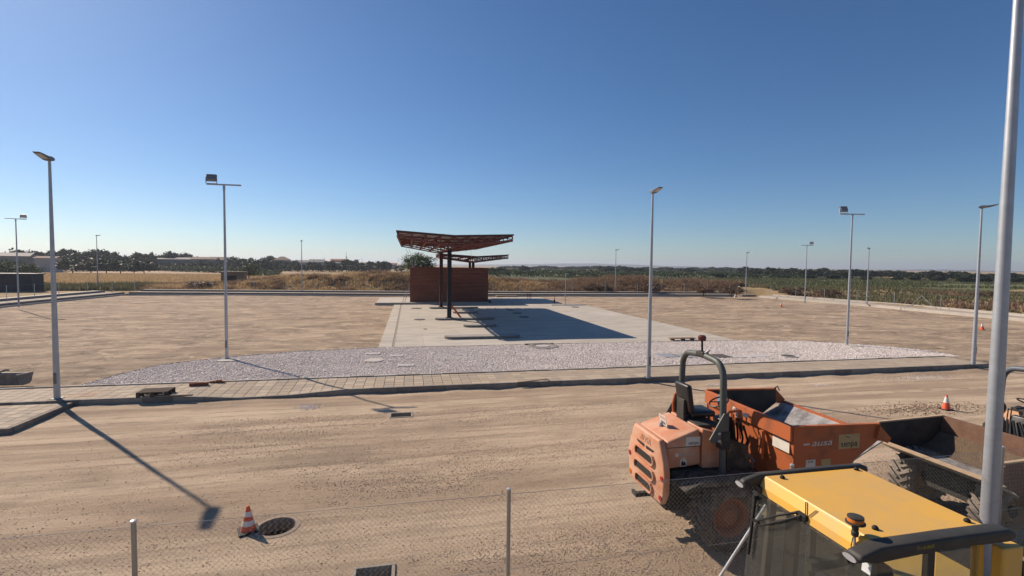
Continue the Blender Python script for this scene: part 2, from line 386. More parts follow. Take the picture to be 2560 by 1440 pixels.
for q, (x0, y0) in enumerate(tiles):
    dz = random.uniform(-.003, .003); flat = dip(x0) == 0 and dip(x0+.4) == 0
    red = x0 < -11.4 and y0 > 20.3 and random.random() < .8
    if q < 300:
        mt = random.choice(tile_red) if red else random.choices(tile_m, (5,3,2))[0]
        if flat:
            if mt.name not in share: share[mt.name] = MB().box((.010,.010,-.05),(.390,.390,0)).mesh('tile', mt)
            o = obj('tile', share[mt.name], pav, (x0, y0, .23+dz), (random.uniform(-.006,.006), random.uniform(-.006,.006), 0))
        else: tile_box(x0, y0, x0+.4, y0+.4, pz).build('tile', mt, pav)
    else:
        b = tile_box(x0, y0, x0+.4, y0+.4, pz); rest.add(b.v, b.f)
tag(rest.build('paving_tiles', M('paving_mixed', (.30,.245,.185), .9, col2=(.46,.385,.29), scale=1.6, bump=.1, bscale=60), pav), kind='stuff')
kshare = [M('kerb_a', (.24,.205,.165), .9, var=.2, scale=3, bump=.2), M('kerb_b', (.29,.25,.20), .9, var=.2, scale=3, bump=.2), M('kerb_c', (.20,.17,.138), .9, var=.2, scale=3, bump=.2)]
for i in range(46):
    x0 = -15.5+i; x1 = x0+.992
    if x0 > 29.6: break
    x1 = min(x1, 30.2)
    za, zb = ktop(x0), ktop(x1); j = random.uniform(-.006,.006)
    b = MB(); b.prism([(20.0+j,-.3),(20.145,-.3),(20.145,1),(20.03+j,1),(20.0+j,.97)], 'x', x0, x1)
    b.v = [(v[0], v[1], v[2] if v[2] < 0 else (za+(zb-za)*(v[0]-x0)/(x1-x0))+v[2]-1+.006) for v in b.v]
    b.build('kerb_stone', random.choice(kshare), pav)
for i in range(46):
    x0 = -15.5+i
    if x0 > 29.9: break
    MB().box((x0,22.157,-.2),(min(x0+.99,30.2),22.26,.272+random.uniform(-.003,.003))).build('edging_stone', random.choice([conc_kerb, conc_light]), pav)
# end kerb on the right
MB().prism([(19.98,-.3),(22.26,-.3),(22.26,.24),(20.1,.24)], 'x', 30.205, 30.36).build('kerb_stone', kshare[0], pav)

cor = struct(MB().box((-15.6,17.32,-.3),(-11.83,19.98,.1)).build('corner_pavement', conc_dark))
for i in range(9):
    for j in range(7):
        x1 = -11.84-i*.4; y1 = 19.98-j*.4; y0 = max(y1-.4, 17.32)
        if x1-.4 < -.74*y1-.9: continue
        tile_box(x1-.4, y0, x1, y1, lambda x, y: .16).build('tile', random.choices(tile_m, (2,3,3))[0], cor)
for j in range(3):
    y0 = 17.16+j*.95; MB().box((-11.82,y0+.165 if j == 0 else y0,-.3),(-11.66,min(y0+.942,19.98),.172)).build('kerb_stone', random.choice(kshare), cor, bevel=.012)
for i in range(4):
    x1 = -11.67-i; MB().box((x1-.99,17.15,-.3),(x1,17.31,.172)).build('kerb_stone', random.choice(kshare), cor, bevel=.012)

# --- white gravel bed
bx = [(205,963),(255,948),(300,936),(400,913),(570,893),(750,879),(945,870),(1150,866),(1400,860),(1650,855),(1840,852),(2000,853),(2100,858),(2200,865),(2300,875),(2430,893)]
bk = [P(a, b, .2) for a, b in bx]; bxx = [p.x for p in bk]; byy = [p.y for p in bk]
def gback(x): return float(np.interp(x, bxx, byy))
g = MB(); xs = np.linspace(bxx[0], min(bxx[-1], 31.5), 120)
for a, b in zip(xs[:-1], xs[1:]):
    ya, yb = max(22.28, gback(a)), max(22.28, gback(b))
    g.add([(a,22.262,.2),(b,22.262,.2),(b,yb,.2),(a,ya,.2),(b,yb,-.1),(a,ya,-.1)], [(0,1,2,3),(3,2,4,5)])
gbed = struct(g.build('gravel_bed', M('gravel_base', (.40,.35,.315), .95, col2=(.62,.555,.51), scale=22, bump=.6, bscale=30, detail=8)))
n = 105000; x = rng.uniform(bxx[0], 31.4, n); yb = np.interp(x, bxx, byy); y = 22.3+rng.random(n)*7.9; k = y < yb-.03+.35*rng.random(n)**6*(rng.random(n) < .5)
x, y = x[k], y[k]
z = .215+.05*(fbm(x*.6, y*.6, 8)-.5)
tag(obj('white_gravel', pebbles('white_gravel', np.stack([x, y, z], -1), .04, .09, stonemat('white_stones', (.51,.455,.42), (.70,.635,.59), (.84,.78,.73)), .7, 1.3)), 'pale crushed stone covering the bed behind the pavement', 'gravel', kind='stuff')
e = MB()
for a, b in zip(xs[:-1], xs[1:]): e.add([(a,max(22.28,gback(a))+.0,.0),(b,max(22.28,gback(b)),.0),(b,max(22.28,gback(b)),.235),(a,max(22.28,gback(a)),.235),(a,gback(a)+.03,.0),(b,gback(b)+.03,.0),(b,gback(b)+.03,.235),(a,gback(a)+.03,.235)], [(0,1,2,3),(5,4,7,6),(3,2,6,7)])
e.build('edging', conc_dark, gbed)

# --- concrete apron
SZ = .15
sx0, sx1 = P(945,870,SZ).x, P(1840,850,SZ).x; sy0, sy1 = 30.1, P(985,762,SZ).y
apron = struct(MB().box((sx0+.01,sy0+.01,-.3),(sx1-.01,sy1-.01,.06)).build('concrete_apron', conc_dark))
slab_m = []
for i, c in enumerate([(.47,.43,.36), (.49,.45,.385), (.455,.415,.35), (.48,.435,.36)]):
    slab_m.append(M('slab_%d' % i, c, .85, col2=tuple(v*.73 for v in c), scale=.6, bump=.06, bscale=18, detail=8, thresh=(.42,.68), stretch=(.6,1.6,1)))
cols = [sx0, sx0+.8, sx0+.95, .95, 6.0, 11.2, 16.4, sx1-.6, sx1]; rows = [sy0, 35.5, 41.0, 46.3, 51.6, 57.0, sy1]
for i in range(len(cols)-1):
    for j in range(len(rows)-1):
        gut = i == 1
        MB().box((cols[i]+.004, rows[j]+.004, .0), (cols[i+1]-.004, rows[j+1]-.004, SZ-(.02 if gut else 0)+random.uniform(-.001,.001))).build('gutter_channel' if gut else 'slab_panel', conc_kerb if gut else random.choice(slab_m), apron)

# --- round lids and plates
lid_m = M('cast_iron', (.10,.095,.09), .75, .3, var=.2, scale=9)
lid_c = M('lid_concrete', (.47,.43,.385), .9, var=.12, scale=6)
def round_lid(label, px, py, z, r, mat, ring=None):
    p = P(px, py, z)
    o = thing('manhole_cover', label, 'manhole cover', (p.x, p.y, z))
    MB().lathe([(0.001,.0),(r,.0),(r,.03),(r-.02,.036),(.001,.036)], 32, cap=False).build('lid', mat, o)
    if ring: MB().lathe([(r+.012,-.05),(r+.012,.032),(r+.1,.032),(r+.11,-.05)], 32, cap=False).build('ring', ring, o)
def plate(label, px, py, z, sx, sy, mat, fr=None, rz=0, name='access_cover', bars=0):
    p = P(px, py, z); o = thing(name, label, 'access cover', (p.x, p.y, z), rz)
    t = .045
    MB().box((-sx/2,-sy/2,-.05),(sx/2,sy/2,.02)).build('plate', mat, o, bevel=.004)
    if fr:
        for a, b in (((-sx/2-t,-sy/2-t,-.05),(sx/2+t,-sy/2-.003,.035)), ((-sx/2-t,sy/2+.003,-.05),(sx/2+t,sy/2+t,.035)), ((-sx/2-t,-sy/2,-.05),(-sx/2-.003,sy/2,.035)), ((sx/2+.003,-sy/2,-.05),(sx/2+t,sy/2,.035))): MB().box(a, b).build('frame_bar', fr, o)
        MB().box((sx/2-.22,-.04,.02),(sx/2-.06,.04,.026)).build('handle_slot', conc_light, o)
    for k in range(bars): MB().box((-sx/2+.02+k*(sx-.04)/bars,-sy/2+.01,.02),(-sx/2+.02+(k+.5)*(sx-.04)/bars,sy/2-.01,.028)).build('bar', mat, o)
round_lid('dark round manhole cover on the apron, farther left of the columns', 1041, 771, SZ, .62, lid_m)
round_lid('dark round manhole cover on the apron, nearer left of the columns', 1049, 799, SZ, .5, lid_m)
round_lid('dark round cover in the canopy shadow, nearest of the three there', 1310, 792.5, SZ, .5, lid_m)
round_lid('dark round cover in the canopy shadow, middle of the three there', 1293, 783, SZ, .5, lid_m)
round_lid('dark round cover in the canopy shadow, farthest of the three there', 1275, 775, SZ, .45, lid_m)
round_lid('round cover in sunlight near the apron right back edge', 1438, 768, SZ, .5, lid_m)
round_lid('tiny round cover on the apron left of the nearest island', 1063, 823, SZ, .14, lid_m)
GZ = .23
lid_frame = M('pale_frame', (.60,.56,.52), .8, var=.08, scale=8)
lid_grey = M('pale_grey_lid', (.47,.44,.415), .8, var=.15, scale=14)
plate('framed rectangular cover in the gravel bed, farthest left at the apron edge', 933, 884, GZ, .62, .5, lid_grey, lid_frame)
plate('framed rectangular cover in the gravel bed, middle of the three by the apron corner', 993, 889, GZ, .56, .46, lid_grey, lid_frame)
plate('framed rectangular cover in the gravel bed, nearest the pavement', 1015, 913, GZ, .66, .45, lid_grey, lid_frame)
round_lid('pale round concrete lid flush in the gravel bed by the framed covers', 935, 901, GZ, .38, lid_c, lid_c)
plate('small pale concrete slab sunk in the gravel bed', 1221, 884, GZ, .42, .3, lid_c)
plate('large grey steel plate in the gravel bed behind the roll bar, left one', 1668, 889, GZ, 1.0, 1.0, M('grey_plate', (.34,.35,.36), .6, .3, var=.12, scale=6))
plate('large grey steel plate in the gravel bed behind the roll bar, right one', 1712, 890, GZ, 1.0, 1.0, MATS['grey_plate'])
plate('dark ribbed grating in the gravel bed right of the roll bar', 1802, 890, GZ, .9, 1.0, lid_m, bars=12)
plate('pale smooth slab nearly buried in the gravel beside the grating', 1845, 892, GZ, .8, .5, lid_grey)
plate('wide pale grey plate in the gravel bed left of the round dark cover', 1893, 889, GZ, 1.5, .9, lid_grey)
round_lid('dark round cover with pale ring in the gravel bed, far right', 1971, 890.5, GZ, .38, lid_m, lid_c)
# scraped pit at the apron edge with its cover
pp = P(1357, 866, .22); o = thing('valve_pit', 'dug out valve pit with sunken cover at the apron front edge', 'valve pit', (pp.x, pp.y, .22))
MB().lathe([(.0001,.0),(.55,.0),(.62,.05),(.85,.07),(1.0,.03),(1.02,-.1)], 26, cap=False).build('bank', M('pit_soil', (.15,.13,.115), .95, col2=(.34,.31,.29), scale=7, bump=.5), o, smooth=True)
MB().lathe([(.001,.05),(.42,.05),(.42,.02)], 28, cap=False).build('lid', lid_grey, o)
MB().box((-1.0,.62,-.05),(.9,.72,.09)).build('back_stop', conc_dark, o, bevel=.02)
# pole footing pads
for (px, py, lb) in ((574,899,'left'), (2120,864,'right')):
    p = P(px, py, .22)
    struct(MB().box((p.x-.45,p.y-.55,.1),(p.x+.6,p.y-.1,.255)).build('footing_pad', conc_light, bevel=.01))

# --- raised perimeter: stepped kerbs along the left, far and right edge of the yard
def strip(name, pts, off0, off1, z0, z1, mat, sgn=1):
    """ledge that follows a polyline; off = outward distance to its left-hand side"""
    n = len(pts); nor = []
    for i in range(n):
        d = (Vector(pts[min(i+1, n-1)])-Vector(pts[max(i-1, 0)])).normalized(); nor.append(Vector((-d.y, d.x))*sgn)
    b = MB()
    for i in range(n-1):
        q = []
        for k in (i, i+1):
            for of in (off0, off1): q.append(Vector(pts[k])+nor[k]*of)
        a0, a1, c0, c1 = q
        b.add([(a0.x,a0.y,z0),(a1.x,a1.y,z0),(c1.x,c1.y,z0),(c0.x,c0.y,z0),(a0.x,a0.y,z1),(a1.x,a1.y,z1),(c1.x,c1.y,z1),(c0.x,c0.y,z1)], [(4,5,6,7),(0,4,7,3),(1,2,6,5)]+([(0,1,5,4)] if i == 0 else [])+([(2,3,7,6)] if i == n-2 else []))
    return b.build(name, mat)
farline = [(57.6,77.2),(40,78.6),(28,79.4),(0,80.3),(-20,83.2),(-42.6,86.0)]
leftline = [(-42.6,86.0),(-43.0,75),(-43.2,62.5),(-43.6,45)]
rightline = [(61.5,30),(61.8,37),(63.0,55),(61.0,76)]
pave_far = M('perimeter_path', (.36,.315,.255), .95, var=.14, scale=.7, bump=.1)
wallm = M('perimeter_wall', (.19,.172,.15), .92, var=.16, scale=1.1, bump=.2)
for nm, ln in (('far', farline), ('left', leftline)):
    struct(strip('kerb_%s' % nm, ln, 0, .35, -.2, .17, conc_light, -1))
    struct(strip('low_wall_%s' % nm, ln, .352, .62, -.2, .42, wallm, -1))
    struct(strip('path_%s' % nm, ln, .622, 3.0, -.2, .40, pave_far, -1))
    struct(strip('outer_kerb_%s' % nm, ln, 3.002, 3.3, -.2, .68, wallm, -1))
    struct(strip('outer_verge_%s' % nm, ln, 3.302, 4.6, -.2, .66, conc_light, -1))
r2 = rightline
struct(strip('kerb_right', [(a-.0, b) for a, b in r2][::-1], -0, .5, -.2, .3, conc_light))
struct(strip('path_right', [(a, b) for a, b in r2][::-1], .502, 3.2, -.2, .28, pave_far))
struct(strip('outer_kerb_right', [(a, b) for a, b in r2][::-1], 3.202, 3.9, -.2, .5, conc_light))
# ================================================================== TERRAIN AND FAR BACKGROUND
bxk = [-400,-60,-45,-32,-22,-12,-2,8,17,27,35,45,60,75,95,140,400]; bhk = [.3,.4,.6,1.1,2.1,2.8,3.3,3.4,2.4,1.3,1.7,1.9,1.5,1.1,.8,.4,.3]
def terr(x, y):
    x = np.asarray(x, float); y = np.asarray(y, float)
    yk = np.interp(x, [-43,0,28,57,90], [90.5,85,84,82,60])
    t = np.clip((y-yk)/7, 0, 1); t = t*t*(3-2*t); dn = np.clip((y-yk-14)/14, 0, 1); dn = dn*dn*(3-2*dn)
    h = .35+(np.interp(x, bxk, bhk)-.35)*t*(1-dn)*(.8+.45*fbm(x*.12, y*.12, 40))+t*(1-dn)*.7*(fbm(x*.35, y*.35, 47, 3)-.5)
    side = np.exp(-((x-83-6*np.sin(y*.09))/7)**2)*np.clip((y-25)/15, 0, 1)*np.clip((100-y)/15, 0, 1)
    h = h+side*1.5*fbm(x*.12, y*.12, 44)
    h = h+np.clip(np.hypot(x, y)-700, 0, 5000)*0
    return h
def lines(): return np.unique(np.concatenate([np.arange(-150,151,2.), np.arange(-400,401,12.), np.array([-9000,-5000,-3000,-2000,-1400,-1000,-700,-500,500,700,1000,1400,2000,3000,5000,9000.])]))
xs = lines(); ys = lines(); X, Y = np.meshgrid(xs, ys)
Z = terr(X, Y); inside = (X > -47) & (X < 64.5) & (Y < np.interp(X, [-43,0,28,57], [89.5,84,83,81.5])); Z = np.where(inside, -.4, Z)
V = np.stack([X, Y, Z], -1).reshape(-1, 3); nx, ny = len(xs), len(ys)
I, J = np.meshgrid(np.arange(nx-1), np.arange(ny-1)); k = (J*nx+I).ravel()
gm = dirtmat('dry_field', ((.42,.31,.17), (.33,.235,.13), (.19,.15,.08), (.30,.24,.11)), streak=(.01,.04,1))
me = npmesh('terrain', V, np.stack([k, k+1, k+1+nx, k+nx], -1), gm)
for p in me.polygons: p.use_smooth = True
struct(obj('terrain', me))
green_f = M('green_crop', (.055,.075,.025), .9, col2=(.16,.15,.06), scale=.25, bump=.4, bscale=2, stretch=(.3,1.4,1))
def field(name, pts, z, mat):
    n = len(pts); b = MB(); b.add([(p[0],p[1],z) for p in pts], [tuple(range(n))]); return struct(b.build(name, mat))
field('green_field', [(115,82),(215,120),(330,210),(150,200),(100,125)], .42, green_f)
field('orchard_field', [(30,150),(260,215),(420,420),(60,640),(0,420),(-10,180)], .41, M('orchard_floor', (.05,.07,.022), .9, col2=(.13,.125,.055), scale=.05, bump=.3, bscale=1))
field('pale_track', [(20,124),(200,165),(200,171),(20,131)], .47, M('track', (.48,.38,.26), .95, var=.1, scale=.3))
field('ploughed_field', [(-150,215),(-60,215),(-40,300),(-200,310)], .43, M('ploughed', (.36,.25,.15), .95, var=.15, scale=.2))

# --- dry grass and weeds: blades in tufts
def tufts(name, x, y, z, hgt, wid, mat, blades=4, lean=.5):
    n = len(x); a = rng.random((n, blades))*6.283; l = lean*rng.random((n, blades)); h = hgt[:, None]*(.55+.6*rng.random((n, blades)))
    bx_ = x[:, None]+(rng.random((n, blades))-.5)*wid*3; by_ = y[:, None]+(rng.random((n, blades))-.5)*wid*3; zz = np.repeat(z[:, None], blades, 1)-.05
    pa = rng.random((n, blades))*3.1416; wx, wy = np.cos(pa)*wid/2, np.sin(pa)*wid/2
    tx, ty = bx_+np.cos(a)*l*h, by_+np.sin(a)*l*h
    V = np.stack([np.stack([bx_-wx, by_-wy, zz], -1), np.stack([bx_+wx, by_+wy, zz], -1), np.stack([tx, ty, zz+h], -1)], 2).reshape(-1, 3)
    return npmesh(name, V, np.arange(len(V)).reshape(-1, 3), mat)
gold = leafmat('dry_grass', (.30,.20,.10), (.60,.44,.24), .4)
brown = leafmat('brown_weeds', (.13,.085,.055), (.36,.24,.145), .35)
greenish = leafmat('green_weeds', (.07,.08,.04), (.24,.22,.11), .25)
def inview(x, y): return (x > -.72*y-4) & (x < 1.68*y+3)
def scatter(n, x0, x1, y0, y1, keepf=None):
    x = rng.uniform(x0, x1, n); y = rng.uniform(y0, y1, n); k = inview(x, y)
    if keepf is not None: k &= keepf(x, y)
    x, y = x[k], y[k]; return x, y, terr(x, y)
def beyond(x, y): return y > np.interp(x, [-43,0,28,57,70], [91.2,86.0,85.0,82.6,78])
x, y, z = scatter(44000, -46, 62, 83, 108, beyond)
f = fbm(x*.3, y*.34, 60)
obj_ = obj('dry_grass', tufts('dry_grass', x[f < .58], y[f < .58], z[f < .58], (.15+.65*fbm(x[f < .58]*.3, y[f < .58]*.3, 93, 3))*(.5+.9*rng.random((f < .58).sum())), .10, gold, 4, .8)); tag(obj_, 'tall dry golden grass covering the bank behind the far kerb', 'dry grass', kind='stuff')
kb = (f > .5)
hb = np.where(np.interp(x[kb], [25,32,70], [0,1,1]) > .5, 1.1, .75)
tag(obj('brown_weeds', tufts('brown_weeds', x[kb], y[kb], z[kb], hb*(.25+1.3*fbm(x[kb]*.35, y[kb]*.3, 91, 3))*(.5+.8*rng.random(kb.sum())), .13, brown, 5, .95)), 'brown withered weeds growing in patches on the bank', 'weeds', kind='stuff')
x, y, z = scatter(16000, 27, 66, 86, 104, beyond); f = fbm(x*.2, y*.2, 66); k = f > .42
tag(obj('thistle_thicket', tufts('thistle_thicket', x[k], y[k], z[k], 1.5*(.1+1.7*np.clip(fbm(x[k]*.16, y[k]*.1, 95, 3)-.18, 0, 1))*(.4+.8*rng.random(k.sum())), .16, brown, 6, 1.0)), 'dense brown thistle thicket along the far bank on the right', 'weeds', kind='stuff')
x, y, z = scatter(52000, -150, -18, 92, 205, lambda x, y: (y > 112) | (x < -44)); f = fbm(x*.05, y*.08, 70)
tag(obj('dry_meadow', tufts('dry_meadow', x, y, z, .4+.4*rng.random(len(x)), .22, gold, 3)), 'pale dry meadow beyond the left yard corner', 'dry grass', kind='stuff')
x, y, z = scatter(7000, -75, -44, 86, 104, lambda x, y: y > 91+0*x); 
tag(obj('green_weeds', tufts('green_weeds', x, y, z, .4+.7*rng.random(len(x)), .16, greenish, 5, .7)), 'grey green weeds at the left yard corner', 'weeds', kind='stuff')
x, y, z = scatter(34000, 67, 125, 20, 105); f = fbm(x*.1, y*.1, 77)
k = f < .62
tag(obj('roadside_grass', tufts('roadside_grass', x[k], y[k], z[k], .25+.4*rng.random(k.sum()), .13, greenish, 4)), 'low grey green grass outside the right kerb', 'grass', kind='stuff')
k = f > .6
tag(obj('mound_weeds', tufts('mound_weeds', x[k], y[k], z[k], .2+.5*rng.random(k.sum()), .17, brown, 5, .7)), 'brown weeds on the earth mounds at right', 'weeds', kind='stuff')
x, y, z = scatter(30000, 60, 330, 85, 215, lambda x, y: (fbm(x*.03, y*.05, 80) > .42))
tag(obj('field_grass', tufts('field_grass', x, y, z+.1, .3+.5*rng.random(len(x)), .35, leafmat('crop', (.05,.07,.025), (.17,.17,.07), .25), 3)), 'green and straw coloured field growth beyond the right mounds', 'field crop', kind='stuff')

# --- trees
def crown_mesh(name, mat, nclump, nleaf, leaf, seed, shape=(1,1,1), spread=.32, bottom=-.5):
    r = np.random.default_rng(seed)
    d = r.normal(size=(nclump, 3)); d /= np.linalg.norm(d, axis=1)[:, None]; rad = .35+.62*r.random(nclump)**.6
    c = d*rad[:, None]*(.75+.5*r.random((nclump, 1))); c[:, 2] = np.maximum(c[:, 2], bottom); c *= np.array(shape)
    V = []
    pos = c[:, None, :]+r.normal(size=(nclump, nleaf, 3))*spread*np.array([.5,.5,.38])*(.6+.7*r.random((nclump, 1, 1)))
    pos = pos.reshape(-1, 3); n = len(pos)
    u = r.normal(size=(n, 3)); u /= np.linalg.norm(u, axis=1)[:, None]; v = r.normal(size=(n, 3)); v -= u*(u*v).sum(1)[:, None]; v /= np.linalg.norm(v, axis=1)[:, None]
    s = leaf*(.6+.8*r.random((n, 1)))
    V = np.stack([pos-u*s*.5, pos+v*s*.33, pos+u*s*.5, pos-v*s*.33], 1).reshape(-1, 3)
    return npmesh(name, V, np.arange(len(V)).reshape(-1, 4), mat)
def trunk_mesh(name, mat, seed, top=.25, r=.06):
    rd = random.Random(seed); b = MB(); pts = [(0,0,0)]; rr = [r]
    for i in range(1, 5): pts.append((rd.uniform(-.05,.05)*i, rd.uniform(-.05,.05)*i, .22*i)); rr.append(r*(1-.15*i))
    b.tube(pts, rr, 7)
    for i in range(5):
        a = rd.uniform(0, 6.28); z = rd.uniform(.4,.8); l = rd.uniform(.25,.45)
        b.tube([(0,0,z), (math.cos(a)*l*.5, math.sin(a)*l*.5, z+l*.35), (math.cos(a)*l, math.sin(a)*l, z+l*.8)], [r*.45,r*.3,r*.1], 5)
    return b.mesh(name, mat)
bark = M('bark', (.10,.075,.055), .95, var=.25, scale=6)
lf_dark = leafmat('leaf_dark', (.014,.026,.012), (.05,.07,.028), .15)
lf_grey = leafmat('leaf_grey', (.022,.032,.020), (.07,.082,.045), .15)
lf_green = leafmat('leaf_green', (.022,.042,.012), (.085,.12,.04), .2)
CR_D = [crown_mesh('crown', lf_dark, 85, 40, .26, 100+i, (1,1,.72+.1*(i % 3))) for i in range(4)]
CR_G = [crown_mesh('crown', lf_grey, 80, 38, .25, 200+i, (.9,.9,.8+.12*(i % 3))) for i in range(4)]
CR_N = [crown_mesh('crown', lf_green, 60, 40, .11, 300+i, (1,1,.8)) for i in range(2)]
TRK = [trunk_mesh('trunk', bark, i) for i in range(4)]
def tree(name, label, x, y, z0, height, width, crowns, group=None, crown_low=.12, rnd=random):
    """a tree of a given height and crown width standing at x,y"""
    o = thing(name, label, 'tree', (x, y, z0), rnd.uniform(0, 6.28), group)
    c = obj('crown', rnd.choice(crowns), o); ch = height*(1-crown_low)
    c.location = (0, 0, height*crown_low+ch*.5); c.scale = (width*.42, width*.42, ch*.46)
    t = obj('trunk', rnd.choice(TRK), o); t.scale = (width*.35, width*.35, height*.75)
    return o
def tree_px(label, px, top, dist, wpx, crowns, group=None, low=.12, name='tree', z0=.3):
    a = PD(px, top, dist); rnd = random
    depth = a.x*CF.x+a.y*CF.y; width = wpx*depth/FPX
    return tree(name, label, a.x, a.y, z0, max(1.5, a.z-z0), width, crowns, group, low)
# big loose bush tree behind the brick building
p = PD(1048, 640, 104); bushc = [crown_mesh('crown', leafmat('leaf_acacia', (.025,.05,.014), (.11,.16,.06), .3), 120, 70, .075, 77, (1,1,.8), .26)]
tree('acacia_tree', 'bushy green tree rising behind the brick building left corner', p.x, p.y, float(terr(p.x, p.y)), PD(1050, 628, 104).z-float(terr(p.x, p.y)), 8.4, bushc, None, .02)
tree_px('round dark tree beside the small hut in the meadow', 622, 654, 150, 66, CR_N, None, .05, 'meadow_tree')
# dark trees over the black shed on the left edge
for px, top, d, w_, lb in ((18,642,150,90,'leafy green tree behind the dark shed, cut by the left edge'), (66,650,142,62,'dark rounded tree at the right end of the dark shed'), (84,668,132,34,'low dark bush at the dark shed corner')):
    tree_px(lb, px, top, d, w_, CR_N, None, .03, 'shed_tree')
left = [(60,622,300,50),(120,628,300,55),(163,617,310,40),(190,632,300,60),(198,622,330,30),(228,626,310,36),(246,621,320,48),(277,627,310,34),(305,636,300,40),(322,640,310,28),(345,630,330,46),(374,633,330,28),(393,636,340,26),(420,627,340,32),(445,630,345,40),(470,634,350,36),(180,646,250,60),(225,648,240,60),(265,645,240,54),(300,650,240,50),(335,648,235,44),(360,650,235,46),(590,638,330,50),(622,646,350,36),(648,647,360,24),(672,639,380,40),(700,652,330,30),(735,650,370,26),(780,655,380,22),(812,652,400,20),(890,646,420,14),(905,656,430,26)]
for i, (px, top, d, w_) in enumerate(left):
    hi = d > 290
    tree_px('tall dark tree in the row behind the left meadow' if px < 480 and hi else 'lower dark tree in front of the left tree row' if px < 480 else 'dark tree standing between the village houses', px, top, d, w_*1.25, CR_G if hi and i % 2 else CR_D, 'left tree row' if px < 480 and hi else 'lower left trees' if px < 480 else 'village trees', .06)
# right: big round bushes and the long tree line
for px, top, d, w_, lb in ((1310,661,330,26,'small round tree on the horizon right of the far canopy'), (1517,664,380,44,'dark tree left of the far lamp post, one of three in the orchard'), (1566,666,380,40,'dark tree directly right of the far lamp post in the orchard'), (1600,668,370,30,'smaller dark tree at the right end of the orchard group'), (1720,669,380,36,'lone dark tree on the orchard horizon right of the lamp'), (1795,680,240,30,'low dark bush at the orchard end'), (1240,668,280,60,'dark bush rising beyond the brick building right corner')):
    tree_px(lb, px, top, d, w_*1.2, CR_D, None, .02, 'orchard_tree')
random.seed(11)
px = 1265
while px < 1890:
    tree_px('small dark tree in the far tree line on the horizon', px, 664+(px-1265)*.0085+random.uniform(-2.5,2.5), random.uniform(560,700), random.uniform(26,46), CR_D+CR_G, 'far horizon tree line', 0); px += random.uniform(13,24)
px = 1860
while px < 2640:
    top = np.interp(px, [1860,2160,2250,2560], [669,674,678,684])+random.uniform(-4,4)
    tree_px('grey green tree in the long tree line at right', px, top, random.uniform(285,360), random.uniform(36,62), CR_D+CR_G, 'right tree line', 0); px += random.uniform(14,25)
px = 1880
while px < 2600:
    tree_px('low dark bush in front of the right tree line', px, np.interp(px, [1880,2560], [682,692])+random.uniform(-3,3), random.uniform(255,280), random.uniform(24,44), CR_D, 'bushes before the right tree line', 0, 'bush'); px += random.uniform(34,80)
# hedges / orchard rows
def row_mesh(name, p, q, h, wd, leaf, mat, dens):
    r = np.random.default_rng(int(abs(p[0]*7+p[1]))); L = math.hypot(q[0]-p[0], q[1]-p[1]); n = int(L*dens)
    t = r.random(n); hh = h*(.75+.35*fbm(t*L*.35, t*0, 5)); z = hh*r.random(n)**.6; off = (r.random(n)-.5)*wd
    gap = fbm(t*L*.22, t*0, 9) > .28
    d = np.array([q[0]-p[0], q[1]-p[1]])/L
    pos = np.stack([p[0]+d[0]*t*L-d[1]*off, p[1]+d[1]*t*L+d[0]*off, z+.3], -1)[gap]; n = len(pos)
    u = r.normal(size=(n, 3)); u /= np.linalg.norm(u, axis=1)[:, None]; v = r.normal(size=(n, 3)); v -= u*(u*v).sum(1)[:, None]; v /= np.linalg.norm(v, axis=1)[:, None]; s = leaf*(.6+.8*r.random((n, 1)))
    V = np.stack([pos-u*s*.5, pos+v*s*.4, pos+u*s*.5, pos-v*s*.4], 1).reshape(-1, 3)
    return npmesh(name, V, np.arange(len(V)).reshape(-1, 4), mat)
def hedge(label, a, b, h, wd, mat, leaf=.5, dens=26, name='hedge'):
    tag(obj(name, row_mesh(name, a, b, h, wd, leaf, mat, dens)), label, 'hedge')
def gx(px, py): q = P(px, py, .4); return (q.x, q.y)
hedge('trimmed dark orchard hedge in front, behind the thistle bank', gx(1175,692), gx(2000,697), 2.3, 2.2, lf_green, .55, 40)
for i, (y0, y1, lb) in enumerate(((686.5,690,'second'), (683,687,'third'), (680,685,'fourth'), (677.5,682.5,'fifth'))):
    hedge('low green orchard row, %s behind the trimmed hedge' % lb, gx(1170,y0-.6), gx(1960,y1), 2.1, 3, lf_green, .8, 22)
hedge('dark green hedge strip across the left meadow', gx(200,671), gx(600,684), 2.9, 4, lf_green, .6, 60)
hedge('dark shrub belt at the foot of the left tree row', gx(120,668), gx(420,675), 3.6, 5, lf_dark, .8, 50)
hedge('green hedge strip in the meadow right of the hut', gx(640,684), gx(700,683), 2., 4, lf_green, .6, 40)
hedge('tall dark hedge belt in front of the village houses', gx(330,675.5), gx(1010,681), 4.3, 6, lf_dark, .8, 60)
hedge('dark green hedge below the village', gx(640,672), gx(960,677), 2.3, 5, lf_dark, .9, 22)
hedge('low green growth between hut and bank', gx(645,692), gx(690,688), 1.6, 5, lf_green, .5, 40)

